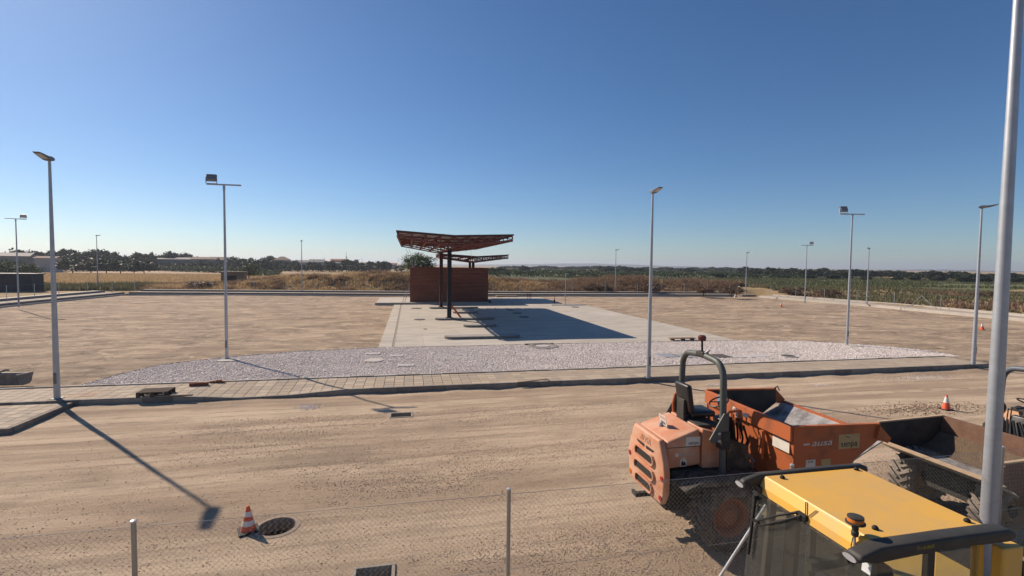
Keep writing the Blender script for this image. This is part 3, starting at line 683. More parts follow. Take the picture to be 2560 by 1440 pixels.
# --- dark shed, hut, village
shed_m = M('shed_net', (.035,.042,.05), .85, var=.2, scale=1.2, stretch=(6,6,.4))
a, b = P(-150, 752, .3), P(84, 727, .5)
o = thing('shed', 'long dark shed with a pale roof edge at the left edge', 'shed', (b.x, b.y, .3))
w_ = b.x-a.x+6
MB().box((-30,0,0),(0,2.2,2.75)).build('wall', shed_m, o)
MB().box((-30.2,-.3,2.752),(.25,2.4,2.86)).build('roof', M('shed_roof', (.30,.29,.28), .6, .2, var=.1), o)
for k in range(7): MB().box((-4.2*k-.12,-.06,0),(-4.2*k+.0,-.005,2.74)).build('post', M('shed_post', (.06,.065,.07), .8), o)
MB().box((-13.6,-.04,1.9),(-12.2,-.008,2.3)).build('panel', M('shed_sign', (.5,.52,.55), .7), o)
p = PD(580, 697, 128); o = thing('hut', 'small brown brick hut with dark doorway in the meadow', 'hut', (p.x, p.y, .2), R(8))
hutm = M('hut_brick', (.22,.15,.105), .95, var=.2, scale=3)
MB().box((-2.2,0,0),(-1.0,4,2.7)).box((.9,0,0),(2.4,4,2.7)).box((-1.0,0,2.0),(.9,4,2.7)).build('wall', hutm, o)
MB().box((-2.5,-.3,2.702),(2.7,4.3,2.9)).build('roof', M('hut_roof', (.20,.16,.13), .9), o)
MB().box((-.99,.5,0),(.89,.6,1.99)).build('doorway', shade_fill, o)  # dark sheet painted in for the shade inside the hut
wl = [M('house_white', (.34,.325,.31), .9, var=.08, scale=.5), M('house_cream', (.28,.245,.21), .9, var=.1, scale=.5), M('house_grey', (.20,.195,.19), .9, var=.1, scale=.5)]
rf = [M('roof_red', (.26,.13,.085), .9, var=.2, scale=2), M('roof_brown', (.20,.13,.10), .9, var=.2, scale=2), M('roof_grey', (.19,.18,.172), .8, var=.1, scale=2)]
win_m = M('far_window', (.03,.035,.04), .3)
def house(label, px0, px1, top, eave, base_d, wm, rm, hip=False, depth=12, wins=3, name='house'):
    c = PD((px0+px1)/2, top, base_d); de = c.x*CF.x+c.y*CF.y; wd = (px1-px0)*de/FPX; h = c.z-.3; e = PD((px0+px1)/2, eave, base_d).z-.3
    ang = -math.atan2(c.x, c.y)*.6
    o = thing(name, label, 'house', (c.x, c.y, .3), ang)
    MB().box((-wd/2,0,0),(wd/2,depth,e)).build('wall', wm, o)
    b = MB(); ov = .5
    if hip: b.add([(-wd/2-ov,-ov,e+.003),(wd/2+ov,-ov,e+.003),(wd/2+ov,depth+ov,e+.003),(-wd/2-ov,depth+ov,e+.003),(-wd*.12,depth/2,h),(wd*.12,depth/2,h)], [(3,2,1,0),(0,1,5,4),(1,2,5),(2,3,4,5),(3,0,4)])
    else: b.prism([(-ov,e+.003),(depth+ov,e+.003),(depth/2,h)], 'x', -wd/2-ov, wd/2+ov)
    r_ = b.build('roof', rm, o)
    for k in range(wins):
        xk = -wd/2+(k+.5)*wd/wins
        for zz in ([e*.55] if e < 5 else [e*.2, e*.62]): MB().box((xk-.6,-.05,zz),(xk+.6,-.004,zz+1.4)).build('window', win_m, o)
    return o
house('long low farm shed with pale skylit roof behind the left trees', 395, 480, 643, 648, 330, wl[2], rf[2], depth=20, wins=0, name='farm_shed')
house('farm building with white roof edge left of the floodlight mast', 483, 535, 642, 648, 320, wl[1], rf[1], wins=0)
house('brown roofed house just left of the tall floodlight mast', 527, 572, 642, 650, 330, wl[2], rf[1], wins=0)
house('low house with tiled roof right of the mast trees', 640, 700, 651, 656, 360, wl[1], rf[0], wins=0)
house('big hip roofed house with brown roof, highest in the village', 686, 722, 641, 650, 330, wl[1], rf[1], True, wins=3)
house('pale house right of the hip roofed house', 742, 778, 650, 656, 380, wl[0], rf[2], wins=0)
house('white gabled house in the village centre', 775, 808, 648, 655, 390, wl[0], rf[2], wins=0)
house('flat roofed pale block before the mast', 806, 832, 652, 655, 400, wl[2], rf[0], wins=0)
house('red brick two storey house left of the radio mast', 828, 866, 647, 651, 400, M('house_brick', (.30,.17,.12), .9, var=.15), rf[0], wins=4)
house('long white warehouse below the radio mast', 830, 874, 655, 657, 380, wl[0], rf[2], wins=0, name='warehouse')
house('low white houses at the village right end', 905, 956, 656, 659, 450, wl[0], rf[1], wins=0)
house('far pale barn near the acacia tree', 955, 992, 657, 661, 470, wl[1], rf[0], wins=0)
house('large grey farm hall on the left edge behind the trees', 0, 60, 631, 640, 280, wl[2], rf[2], wins=0, name='farm_hall')
house('white low wall house between the left trees', 92, 130, 640, 645, 270, wl[0], rf[1], wins=0)
for px, top, d, hb, lb in ((866,628,400,.35,'tall lattice radio mast over the village'), (811,641,400,.12,'thin antenna pole in the village centre'), (905,643,430,.14,'thin antenna right of the radio mast'), (296,627,330,.14,'thin pole among the left tree row'), (939,650,440,.14,'short thin antenna at the village right end')):
    c = PD(px, top, d); o = thing('radio_mast', lb, 'mast', (c.x, c.y, .3)); h = c.z-.3; b = MB()
    for k in range(3): b.tube([(hb*math.cos(k*2.09), hb*math.sin(k*2.09), 0), (hb*.6*math.cos(k*2.09), hb*.6*math.sin(k*2.09), h*.92)], .06, 5)
    b.build('legs', steel_galv, o); MB().tube([(0,0,h*.85),(0,0,h)], .05, 5).build('tip', steel_galv, o)
    MB().box((-hb*.9,-hb*.9,h*.6),(hb*.9,hb*.9,h*.72)).build('antenna_panel', wl[2], o)
# --- distant hills
def hills(name, px0, px1, tops, d):
    b = MB(); n = 60; c = []
    for i in range(n+1):
        px = px0+(px1-px0)*i/n; q = PD(px, float(np.interp(i/n, np.linspace(0, 1, len(tops)), tops)), d); h = max(2, q.z+6*(vnoise(i*.35, 1.5)-.5))
        u = Vector((q.x, q.y, 0)).normalized(); c.append((q, h, u))
    for q, h, u in c: b.v += [tuple(Vector((q.x, q.y, 0))-u*700), (q.x, q.y, h), tuple(Vector((q.x, q.y, 0))+u*500)]
    for i in range(n): b.f += [(3*i, 3*i+3, 3*i+4, 3*i+1), (3*i+1, 3*i+4, 3*i+5, 3*i+2)]
    struct(b.build(name, M('far_hill', (.045,.06,.065), .95, var=.2, scale=.004), smooth=True))
hills('hills', 900, 1850, [661,660,662,661,658,661,666,669], 4200)
hills('hills', 2000, 2700, [676,675,674,677,680], 4000)

# extra trees closing the village belt, and withered shrubs on the bank
random.seed(23)
px = 485
while px < 985:
    if not (555 < px < 585 or 690 < px < 718 or 835 < px < 865): tree_px('small dark tree in the belt before the village', px, random.uniform(647,655), random.uniform(285,315), random.uniform(22,44), CR_D+CR_G, 'village tree belt', 0)
    px += random.uniform(16,34)
lf_brown = leafmat('leaf_withered', (.06,.04,.028), (.22,.145,.09), .25)
CR_B = [crown_mesh('crown', lf_brown, 40, 26, .16, 400+i, (1,1,.7)) for i in range(3)]
for px, top, d, w_, lb in ((1468,700,91,26,'low withered shrub left of the thistle thicket'), (1500,690,92,44,'big withered shrub before the orchard trees'), (1625,688,93,48,'withered shrub behind the pavement lamp'), (1760,696,91,44,'withered shrub on the bank left of the corner lamp'), (1830,694,90,40,'withered shrub beside the corner lamp'), (1985,700,100,52,'withered shrub behind the bright floodlight mast'), (2075,708,98,40,'withered shrub between the two right masts'), (640,703,97,36,'withered shrub at the left end of the bank'), (505,690,100,46,'reddish withered shrub in the left meadow edge'), (2470,712,95,60,'withered shrub on the mound right of the pavement lamp')):
    q = PD(px, top, d); tree('withered_shrub', lb, q.x, q.y, float(terr(q.x, q.y))-.1, max(.6, .72*(q.z-float(terr(q.x, q.y)))), 1.75*w_*(q.x*CF.x+q.y*CF.y)/FPX, CR_B, 'withered shrubs', 0)
# ================================================================== STATION
def brickmat():
    m = bpy.data.materials.new('brick_wall'); m.use_nodes = True; n = m.node_tree; b = n.nodes['Principled BSDF']; L = n.links.new
    b.inputs['Roughness'].default_value = .92; b.inputs['Specular IOR Level'].default_value = .15
    tc = n.nodes.new('ShaderNodeTexCoord'); sp = n.nodes.new('ShaderNodeSeparateXYZ'); L(tc.outputs['Object'], sp.inputs[0])
    ad = n.nodes.new('ShaderNodeMath'); ad.operation = 'ADD'; L(sp.outputs[0], ad.inputs[0]); L(sp.outputs[1], ad.inputs[1])
    cb = n.nodes.new('ShaderNodeCombineXYZ'); L(ad.outputs[0], cb.inputs[0]); L(sp.outputs[2], cb.inputs[1])
    br = n.nodes.new('ShaderNodeTexBrick'); L(cb.outputs[0], br.inputs['Vector'])
    br.inputs['Scale'].default_value = 1; br.inputs['Brick Width'].default_value = .30; br.inputs['Row Height'].default_value = .085; br.inputs['Mortar Size'].default_value = .008
    br.inputs['Color1'].default_value = (.235,.082,.052,1); br.inputs['Color2'].default_value = (.165,.058,.04,1); br.inputs['Mortar'].default_value = (.20,.105,.08,1)
    no = n.nodes.new('ShaderNodeTexNoise'); no.inputs['Scale'].default_value = 1.; no.inputs['Detail'].default_value = 6
    mp = n.nodes.new('ShaderNodeMapping'); mp.inputs['Scale'].default_value = (.25,.25,3.5); L(tc.outputs['Object'], mp.inputs[0]); L(mp.outputs[0], no.inputs['Vector'])
    mx = n.nodes.new('ShaderNodeMix'); mx.data_type = 'RGBA'; mx.blend_type = 'MULTIPLY'; mx.inputs['Factor'].default_value = .5
    rp = n.nodes.new('ShaderNodeValToRGB'); rp.color_ramp.elements[0].position = .35; rp.color_ramp.elements[1].position = .65; rp.color_ramp.elements[0].color = (.5,.48,.46,1); rp.color_ramp.elements[1].color = (1,1,1,1)
    L(no.outputs[0], rp.inputs[0]); L(br.outputs[0], mx.inputs[6]); L(rp.outputs[0], mx.inputs[7]); L(mx.outputs[2], b.inputs['Base Color'])
    return m
brick = brickmat()
bl = P(1025, 758, SZ); brr = P(1220, 757, SZ); BX0, BX1, BY = bl.x, brr.x, bl.y
bh = PY(1025, 668, BY).z
o = thing('brick_building', 'windowless red brick building behind the canopy columns', 'building', (BX0, BY, SZ))
W_, H_ = BX1-BX0, bh-SZ
MB().box((0,0,0),(W_,.25,H_)).build('wall', brick, o)
MB().box((0,.252,0),(.25,5.5,H_)).build('wall', brick, o)
MB().box((W_-.25,.252,0),(W_,5.5,H_)).build('wall', brick, o)
MB().box((.252,5.25,0),(W_-.252,5.5,H_)).build('wall', brick, o)
MB().box((.252,.252,H_-.5),(W_-.252,5.248,H_-.3)).build('roof', conc_kerb, o)
MB().box((W_-.02,-.35,.0),(W_+.35,-.1,.35)).build('meter_box', M('dark_box', (.05,.045,.04), .8), o)
MB().lathe([(.09,0),(.12,.08),(.06,.18)], 8, (.45,.12,H_)).build('mortar_heap', wl[0], o)
MB().tube([(.3,.1,H_),(.3,.1,H_+1.0)], .02, 5).build('vent_rod', steel_galv, o)
pl = struct(MB().box((-4.2,BY-1.0,-.2),(20.5,BY+11,.155)).build('building_plinth', conc_light))
MB().box((-4.2,BY-1.0,.156),(BX1,BY-.0,.30)).build('step', conc, pl, bevel=.015)
o = thing('leaning_ladder', 'light ladder leaning at the brick building left edge', 'ladder', (BX0-.75, BY+.5, SZ))
for dx in (0, .36): MB().tube([(dx*.9-.25, -.3, .0), (dx*.9+.28, .4, 1.75)], .03, 6).build('rail', steel_galv, o)
for k in range(5): t = .1+.18*k; MB().tube([(-.25+.53*t, -.3+.7*t, 1.75*t), (.07+.53*t, -.3+.7*t, 1.75*t)], .02, 5).build('rung', steel_galv, o)

# --- fuel islands
isl_m = M('island_concrete', (.33,.305,.27), .9, var=.15, scale=2, bump=.15)
isl_s = M('island_side', (.20,.185,.165), .92, var=.18, scale=2.5, bump=.2)
ISL = []
for (xa, xb, yb, lb) in ((1110,1303,847.5,'long low concrete fuel island nearest the gravel bed'), (1157,1241,818.5,'short low concrete island, second from the gravel bed'), (1086,1236,800.3,'long concrete island carrying the nearer canopy column'), (1130,1193,784,'short concrete island between the two canopy columns'), (1072,1193,772,'long concrete island carrying the farther canopy column')):
    a, b = P(xa, yb-3, SZ), P(xb, yb-3, SZ); y0 = P((xa+xb)/2, yb, SZ).y; dp = 1.15; r = dp/2
    pts = []
    for k in range(9): t = math.pi/2+math.pi*k/8; pts.append((a.x+r+math.cos(t)*r, r+math.sin(t)*r))
    for k in range(9): t = -math.pi/2+math.pi*k/8; pts.append((b.x-r+math.cos(t)*r, r+math.sin(t)*r))
    cx_ = (a.x+b.x)/2; pts = [(p[0]-cx_, p[1]-r) for p in pts]
    o = thing('fuel_island', lb, 'fuel island', (cx_, y0+r, SZ))
    MB().prism(pts, 'z', -.05, .17).build('kerb', isl_s, o, bevel=.012)
    MB().prism([(p[0]*(1-.12/max(.6,abs(b.x-a.x)/2)), p[1]*.78) for p in pts], 'z', .16, .178).build('top', isl_m, o)
    ISL.append((cx_, y0+r))
# --- canopies
red = M('red_primer', (.145,.037,.033), .7, var=.2, scale=3)
redl = M('red_primer_light', (.175,.048,.04), .7, var=.2, scale=3)
deckm = M('deck_sheet', (.30,.29,.28), .7, .2, var=.1, scale=2)
col_m = M('column_black', (.022,.024,.03), .6, .2, var=.25, scale=4)
orange_p = M('orange_prop', (.62,.10,.035), .6, var=.12, scale=4)
def canopy(label, X0, X1, Y0, Y1, ztL, ztC, ztR, zbL, zbC, zbR, cols, ncol, ny=5):
    """butterfly canopy: cross trusses, lengthwise bottom beams, sheet deck"""
    o = thing('steel_canopy', label, 'canopy', (cols[0][0], cols[0][1], 0)); ox, oy = cols[0][0], cols[0][1]
    XC = cols[0][0]
    xs = list(np.linspace(X0, XC, 5))[:-1]+list(np.linspace(XC, X1, 5))
    def zt(x): return np.interp(x, [X0,XC,X1], [ztL,ztC,ztR])
    def zb(x): return np.interp(x, [X0,XC,X1], [zbL,zbC,zbR])
    Ys = list(np.linspace(Y0, Y1, ny))
    for q, yy in enumerate(Ys):
        t = MB().bar((X0-ox,yy-oy,ztL-.07),(XC-ox,yy-oy,ztC-.07),.12,.13).bar((XC-ox,yy-oy,ztC-.07),(X1-ox,yy-oy,ztR-.07),.12,.13).build('truss', red, o)
        MB().bar((X0-ox,yy-oy,zbL+.06),(XC-ox,yy-oy,zbC+.06),.13,.14).bar((XC-ox,yy-oy,zbC+.06),(X1-ox,yy-oy,zbR+.06),.13,.14).build('bottom_chord', redl, t)
        for k, x in enumerate(xs): MB().bar((x-ox,yy-oy,zb(x)+.11),(x-ox,yy-oy,zt(x)-.14),.10 if x != XC else .2,.10).build('upright', red, t)
        for k in range(len(xs)-1):
            a, b = xs[k], xs[k+1]; up = x_mid = (a+b)/2 < XC
            p, q_ = ((a, zb(a)+.13), (b, zt(b)-.15)) if up else ((a, zt(a)-.15), (b, zb(b)+.13))
            MB().bar((p[0]-ox,yy-oy,p[1]),(q_[0]-ox,yy-oy,q_[1]),.06,.07).build('diagonal', red, t)
    for x in xs:
        MB().bar((x-ox,Y0-oy+.07,zb(x)+.03),(x-ox,Y1-oy-.07,zb(x)+.03),.16,.12).build('lengthwise_beam', redl, o)
        MB().bar((x-ox,Y0-oy+.07,zt(x)-.12),(x-ox,Y1-oy-.07,zt(x)-.12),.08,.09).build('purlin', red, o)
    for x in (X0, X1):                        # end faces: uprights along the length
        n = 12; b = MB()
        for k in range(1, n):
            y = Y0+(Y1-Y0)*k/n; b.bar((x-ox,y-oy,zb(x)+.1),(x-ox,y-oy,zt(x)-.17),.07,.07)
        b.build('edge_uprights', red, o)
    th = .045
    for (a, b, za, zb_) in ((X0-.05, XC-.002, ztL, ztC), (XC+.002, X1+.05, ztC, ztR)):
        MB().add([(a-ox,Y0-oy-.08,za),(b-ox,Y0-oy-.08,zb_),(b-ox,Y1-oy+.08,zb_),(a-ox,Y1-oy+.08,za),(a-ox,Y0-oy-.08,za+th),(b-ox,Y0-oy-.08,zb_+th),(b-ox,Y1-oy+.08,zb_+th),(a-ox,Y1-oy+.08,za+th)],
                 [(3,2,1,0),(4,5,6,7),(0,1,5,4),(1,2,6,5),(2,3,7,6),(3,0,4,7)]).build('roof_sheet', deckm, o)
        MB().bar((a-ox,Y0-oy-.12,za-.02),(b-ox,Y0-oy-.12,zb_-.02),.05,.12).build('fascia', M('fascia_dark', (.05,.028,.03), .7), o)
    for x in (X0-.09, X1+.09): MB().bar((x-ox,Y0-oy-.1,zt(x)-.01),(x-ox,Y1-oy+.1,zt(x)-.01),.05,.12).build('fascia', MATS['fascia_dark'], o)
    for i, (cx_, cy_, z0) in enumerate(cols):
        wd, tf = .38, .05; c = MB()
        c.box((cx_-ox-wd/2,cy_-oy-.16,z0),(cx_-ox-wd/2+tf,cy_-oy+.16,zbC+.02)).box((cx_-ox+wd/2-tf,cy_-oy-.16,z0),(cx_-ox+wd/2,cy_-oy+.16,zbC+.02)).box((cx_-ox-wd/2+tf,cy_-oy-.03,z0),(cx_-ox+wd/2-tf,cy_-oy+.03,zbC+.02))
        k = c.build('column', ncol[i], o)
        MB().box((cx_-ox-.32,cy_-oy-.3,z0-.02),(cx_-ox+.32,cy_-oy+.3,z0+.03)).build('base_plate', col_m, k)
    return o, ox, oy
K = (CH-SZ)/CH
def cz(z): return CH+(z-CH)*K
c1 = (ISL[2][0]-1.4+.0, ISL[2][1]); c1x = PY(1123, 790, ISL[2][1]).x; c2x = PY(1103, 765, ISL[4][1]).x
CY0, CY1 = 41.2*K, 65.4*K
L_ = PY(994,577,CY0); C_ = PY(1137,589,CY0); R_ = PY(1281,587,CY0)
cpo, cox, coy = canopy('near red steel butterfly canopy on two tall dark columns', L_.x, R_.x, CY0, CY1, L_.z, C_.z, R_.z, PY(994,591,CY0).z, PY(1130,618,CY0).z, PY(1281,603,CY0).z,
       [(c1x, ISL[2][1], SZ+.18), (c1x, ISL[4][1], SZ+.18)], [col_m, M('column_red', (.075,.03,.028), .65, var=.3, scale=3)])
MB().bar((.25,.0,1.1+.3),(1.05,-.1,SZ+.2),.1,.16).build('prop', orange_p, cpo)
for k, (x, z, dx) in enumerate(((L_.x+.5, L_.z-.75, .35), (L_.x+.9, L_.z-.8, .25))): MB().tube([(x-cox, CY1-coy-.5, z), (x-cox+dx*.4, CY1-coy-.5, z-.25), (x-cox+dx, CY1-coy-.5, z-.55)], .02, 4).build('loose_cable', black, cpo)
MB().tube([(PY(1178,620,CY0+3).x-cox, CY0+3-coy, 6.6), (PY(1178,620,CY0+3).x-cox, CY0+3-coy, 5.2)], .012, 4).build('loose_cable', steel_galv, cpo)
Y2 = 69.5
a2, b2, m2 = PY(1100,634,Y2), PY(1270,637,Y2), PY(1190,641,Y2)
canopy('far red steel butterfly canopy beyond the brick building', a2.x, b2.x, Y2, 79.0, a2.z, m2.z, b2.z, a2.z-.5, PY(1175,656,Y2).z, b2.z-.55, [(PY(1183,660,73.5).x, 73.5, .15), (PY(1183,660,73.5).x, 77.6, .15)], [M('column_red', (.08,.03,.025)), col_m])

# small pole lamp and standing bits at the apron right back
p = P(1413, 763, SZ); o = thing('pole_lamp', 'short thin pole standing at the apron right back corner', 'pole', (p.x, p.y, SZ))
hp = PY(1414, 684, p.y).z-SZ
MB().tube([(0,0,0),(0,0,hp)], [.06,.045], 8).build('pole', steel_galv, o); MB().box((-.04,-.08,hp-.06),(.5,.08,hp)).build('head', steel_galv, o); MB().box((-1.9,-.25,-.02),(2.8,.25,.10)).build('foot_kerb', conc, o, bevel=.02)
p = P(1386, 757, SZ); q = PY(1400, 721, p.y); o = thing('leaning_bar', 'bent bar leaning out of a red stub near the apron back', 'bar', (p.x, p.y, SZ))
MB().tube([(0,0,.3),(.05,0,.9),(.5,0,1.8),(q.x-p.x+.2,.0,q.z-SZ)], .035, 5).build('bar', conc_kerb, o); MB().tube([(0,0,0),(0,0,.45)], .11, 8).build('stub', redl, o)
for k, px in enumerate((1319,1323,1327)):
    p = P(px, 747, SZ); tag(MB().tube([(0,0,0),(0,0,.95)], .04, 6).build('pipe_stub', M('stub_red', (.25,.06,.05), .7), None, (p.x,p.y,SZ)), 'short upright red pipe stub in the shadow behind the apron', 'pipe', 'three pipe stubs')
p = P(1267, 741, .1); tag(MB().box((-1.8,-.4,0),(1.8,.4,.22)).build('kerb_block', conc_kerb, None, (p.x,p.y,.05), bevel=.04), 'low concrete kerb block right of the brick building', 'kerb block')
p = P(1010, 739, .1); tag(MB().box((-1.1,-.4,0),(1.3,.4,.25)).build('kerb_block', conc_kerb, None, (p.x,p.y,.05), bevel=.04), 'low concrete kerb block left of the brick building', 'kerb block')
p = P(1870, 741, .0); tag(MB().box((-1.5,-.3,0),(1.5,.3,.3)).build('kerb_block', conc_dark, None, (p.x,p.y,.0), bevel=.03), 'dark kerb block at the foot of the right far lamp', 'kerb block')
p = P(1835, 741, .3); o = thing('leaning_plank', 'pale plank leaning on a prop at the far right kerb end', 'plank', (p.x, p.y, .05))
MB().bar((0,0,.0),(1.3,.5,2.0),.22,.05).build('board', conc_light, o); MB().bar((1.32,.55,1.95),(1.9,.9,.0),.06,.06).build('prop', conc_kerb, o)

# ================================================================== LAMPS
lamp_m = M('lamp_grey', (.16,.17,.185), .5, .3, var=.1, scale=6)
lens_m = M('lamp_lens', (.40,.42,.45), .25, 0, var=.05)
def pole_part(o, h, r0=.098, r1=.042):
    MB().lathe([(r0,0),(r0*.98,.6),(r1,h)], 20).build('pole', steel_galv, o, smooth=True)
    MB().box((-.15,-.15,-.02),(.15,.15,.014)).build('base_plate', lamp_m, o)
    MB().box((-.05,-r0-.006,.55),(.05,-r0+.02,.95)).build('hatch', lamp_m, o, bevel=.01)
def led_lamp(label, loc, h, rz=0, group='street lamps', r0=.098, r1=.042):
    o = thing('street_lamp', label, 'street lamp', loc, rz, group); pole_part(o, h, r0, r1)
    # head points to local -Y, tilted up
    prof = [(-.10,.09),(-.13,.02),(.0,-.05),(.10,-.05),(.22,-.03),(.63,.04),(.65,.06),(.25,.055),(.05,.11)]
    tl = R(8); pr = []
    for a, b in prof: pr.append((-(a*math.cos(tl)-b*math.sin(tl)), a*math.sin(tl)+b*math.cos(tl)+h+.05))
    b = MB(); b.prism(pr, 'x', -.135, .135)
    b.v = [(v[0]*(.72 if v[1] > -.05 else 1 if v[1] > -.4 else .85), v[1], v[2]) for v in b.v]
    hd = b.build('luminaire', lamp_m, o, bevel=.015)
    c, s = math.cos(tl), math.sin(tl)
    q = [(.25,-.031),(.59,.028)]; e = MB()
    pts = [(-(a*c-bb*s), a*s+bb*c+h+.05-.006) for a, bb in q]
    e.add([(-.11,pts[0][0],pts[0][1]),(.11,pts[0][0],pts[0][1]),(.1,pts[1][0],pts[1][1]),(-.1,pts[1][0],pts[1][1]),(-.11,pts[0][0],pts[0][1]-.012),(.11,pts[0][0],pts[0][1]-.012),(.1,pts[1][0],pts[1][1]-.012),(-.1,pts[1][0],pts[1][1]-.012)], [(3,2,1,0),(4,5,6,7),(0,1,5,4),(1,2,6,5),(2,3,7,6),(3,0,4,7)])
    e.build('lens', lens_m, hd)
    return o
def flood(label, loc, h, rz=0, side=-1, face=1, group='floodlight masts'):
    o = thing('floodlight_mast', label, 'floodlight mast', loc, rz, group); pole_part(o, h, .08, .045)
    MB().box((-.8,-.04,h-.0),(.8,.04,h+.07)).build('crossbar', steel_galv, o, bevel=.006)
    MB().lathe([(.06,h-.25),(.06,h+.02)], 12).build('collar', steel_galv, o)
    x = side*.58; tilt = Matrix.Rotation(R(22)*face, 3, 'X')
    f = MB().cbox((x,-.02*face,h+.36), (.46,.13,.36), tilt).build('floodlight', lamp_m, o, bevel=.012)
    for k in range(3): MB().cbox(Vector((x,-.02*face,h+.36))+tilt @ Vector((0,.085*face,-.11+.11*k)), (.44,.05,.035), tilt).build('cooling_fin', steel_galv, f)
    MB().cbox(Vector((x,-.02*face,h+.36))+tilt @ Vector((0,-.07*face,0)), (.42,.012,.32), tilt).build('glass', lens_m, f)
    MB().box((x-.26,-.03,h+.072),(x+.26,.03,h+.09)).box((x-.262,-.03,h+.09),(x-.24,.03,h+.38)).box((x+.24,-.03,h+.09),(x+.262,.03,h+.38)).build('bracket', steel_galv, f)
    return o
def lamp_h(b, top, z0): q = PY(top[0], top[1], b.y); return q.z-z0
for (bpx, tpx, z0, rz, lb) in (((143,996),(125,403),.235,0,'street lamp on the paved corner at left, beside the pallet'), ((1621,943),(1633,484),.235,R(4),'street lamp on the pavement left of the roll bar'), ((2433,911),(2466,522),.235,R(40),'street lamp at the right end of the pavement'),
        ((245,722),(245,590),.5,R(90),'distant street lamp behind the left kerb, in front of the tree row'), ((755,729),(755,604),.5,R(10),'distant street lamp on the far kerb before the grassy bank'), ((1538,731),(1540,626),.4,R(40),'distant street lamp before the thistle thicket, right of the apron'), ((1864,738),(1865,633),.4,0,'distant street lamp at the far right kerb corner'), ((2167,759),(2171,623),.4,R(-60),'distant street lamp outside the right kerb, slimmer one')):
    b = P(*bpx, z0); led_lamp(lb, b, lamp_h(b, tpx, z0), rz)
for (bpx, tpx, z0, rz, side, face, lb) in (((567,896),(570,464),.22,0,-1,-1,'floodlight mast at the left of the gravel bed'), ((2117,862),(2131,537),.22,R(-12),-1,-1,'floodlight mast at the right of the gravel bed'), ((47,767),(44,548),.3,R(25),1,1,'floodlight mast at the left kerb before the dark shed'), ((2012,757),(2022,614),.3,R(-20),1,1,'floodlight mast on the right kerb with a bright white lamp')):
    b = P(*bpx, z0); flood(lb, b, lamp_h(b, tpx, z0), rz, side, face)
bp_ = PY(2472, 1250, 6.02); led_lamp('thick galvanised lamp pole in the foreground right, behind the yellow cab', (bp_.x+.02, 6.02, yh(9.3,6.0)), 10.6, 0, 'street lamps', .118, .055)

# ================================================================== SMALL THINGS
cone_o = M('cone_orange', (.72,.12,.05), .6, var=.15, scale=9, bump=.1)
cone_w = M('cone_white', (.68,.66,.62), .5, var=.12, scale=12)
def cone(label, x, y, z, h=.52, stripes=2, base_dark=True, rz=0):
    o = thing('traffic_cone', label, 'traffic cone', (x, y, z), rz, 'traffic cones')
    MB().box((-.18,-.18,0),(.18,.18,.035)).build('base', black if base_dark else cone_o, o, bevel=.01)
    r = lambda t: .135*(1-t)+.025*t
    MB().lathe([(r(0),.035),(r(1),h),(.012,h+.006)], 20).build('body', cone_o, o, smooth=True)
    for a, b in ([(.22,.42),(.6,.78)] if stripes == 2 else [(.45,.86)]): MB().lathe([(r(a)+.003,.035+(h-.035)*a),(r(b)+.003,.035+(h-.035)*b)], 20, cap=False).build('white_band', cone_w, o, smooth=True)
p = P(621, 1327); cone('orange cone with two white stripes beside the open manhole', p.x, p.y, yh(p.x,p.y), .5, 2, True, .4)
p = P(2365, 1023); cone('faded red and white cone behind the second dumper', p.x, p.y, yh(p.x,p.y), .56, 1)
p = P(2455, 824, .0); cone('orange cone in the right yard beside the lamp pole', p.x, p.y, .0, .6, 0+1, False)
p = P(1953, 766, .0); cone('small distant orange cone near the right kerb', p.x, p.y, .0, .55, 1, False)
wood = M('pallet_wood', (.085,.06,.042), .9, var=.3, scale=6, stretch=(1,6,6))
p = P(392, 990, .24); o = thing('pallet', 'weathered dark wooden pallet lying on the pavement', 'pallet', (p.x-.12, p.y+.22, .236), R(2)); o.scale = (.85,.85,.9); 
for k in range(6): MB().box((-.6,-.4+k*.142,.182),(.6,-.4+k*.142+.09,.206)).build('board', wood, o)
for yy in (-.4,-.05,.30):
    for xx in (-.6,-.07,.46): MB().box((xx,yy,.0),(xx+.14,yy+.1,.16)).build('block', wood, o)
    MB().box((-.6,yy,.16),(.6,yy+.1,.182)).build('runner', wood, o)
tag(MB().box((-.62,-.05,0),(.62,.05,.05)).build('loose_plank', M('plank', (.22,.18,.135), .9, var=.2, scale=8, stretch=(1,6,6)), None, (p.x+.62, p.y-.14, .241)), 'single loose plank lying in front of the pallet', 'plank')
brk = M('loose_brick', (.25,.095,.05), .9, var=.2, scale=9)
p = P(498, 963, .24); o = thing('brick_stack', 'small stack of red bricks on the pavement back edge', 'bricks', (p.x, p.y-.02, .232), R(6))
for i in range(3):
    for j in range(2): MB().box((-.33+i*.225+.004*j,-.06,.062*j),(-.33+i*.225+.215,.05,.062*j+.06)).build('brick', brk, o)
p = P(541, 956, .24)
for k in range(4): tag(MB().cbox((0,0,.035),(.2,.1,.06), Matrix.Rotation(random.uniform(-.5,.5),3,'Z')).build('brick', brk, None, (p.x-.15+k*.13, p.y+random.uniform(-.05,.05), .236 if k != 2 else .28)), 'broken red brick lying on the pavement back edge', 'brick', 'broken bricks')
a, b = P(1293, 957, .25), P(1366, 949, .25); o = thing('pickaxe', 'long handled pick lying on the pavement front edge', 'pickaxe', (a.x, a.y, .237))
MB().tube([(0,0,.025),(b.x-a.x,b.y-a.y,.03)], .02, 6).build('handle', M('handle_wood', (.30,.21,.13), .8, var=.2), o)
MB().tube([(b.x-a.x+.0,b.y-a.y+.22,.03),(b.x-a.x+.06,b.y-a.y,.035),(b.x-a.x+.02,b.y-a.y-.25,.03)], [.012,.03,.012], 6).build('head', M('tool_steel', (.08,.075,.07), .6, .5), o)
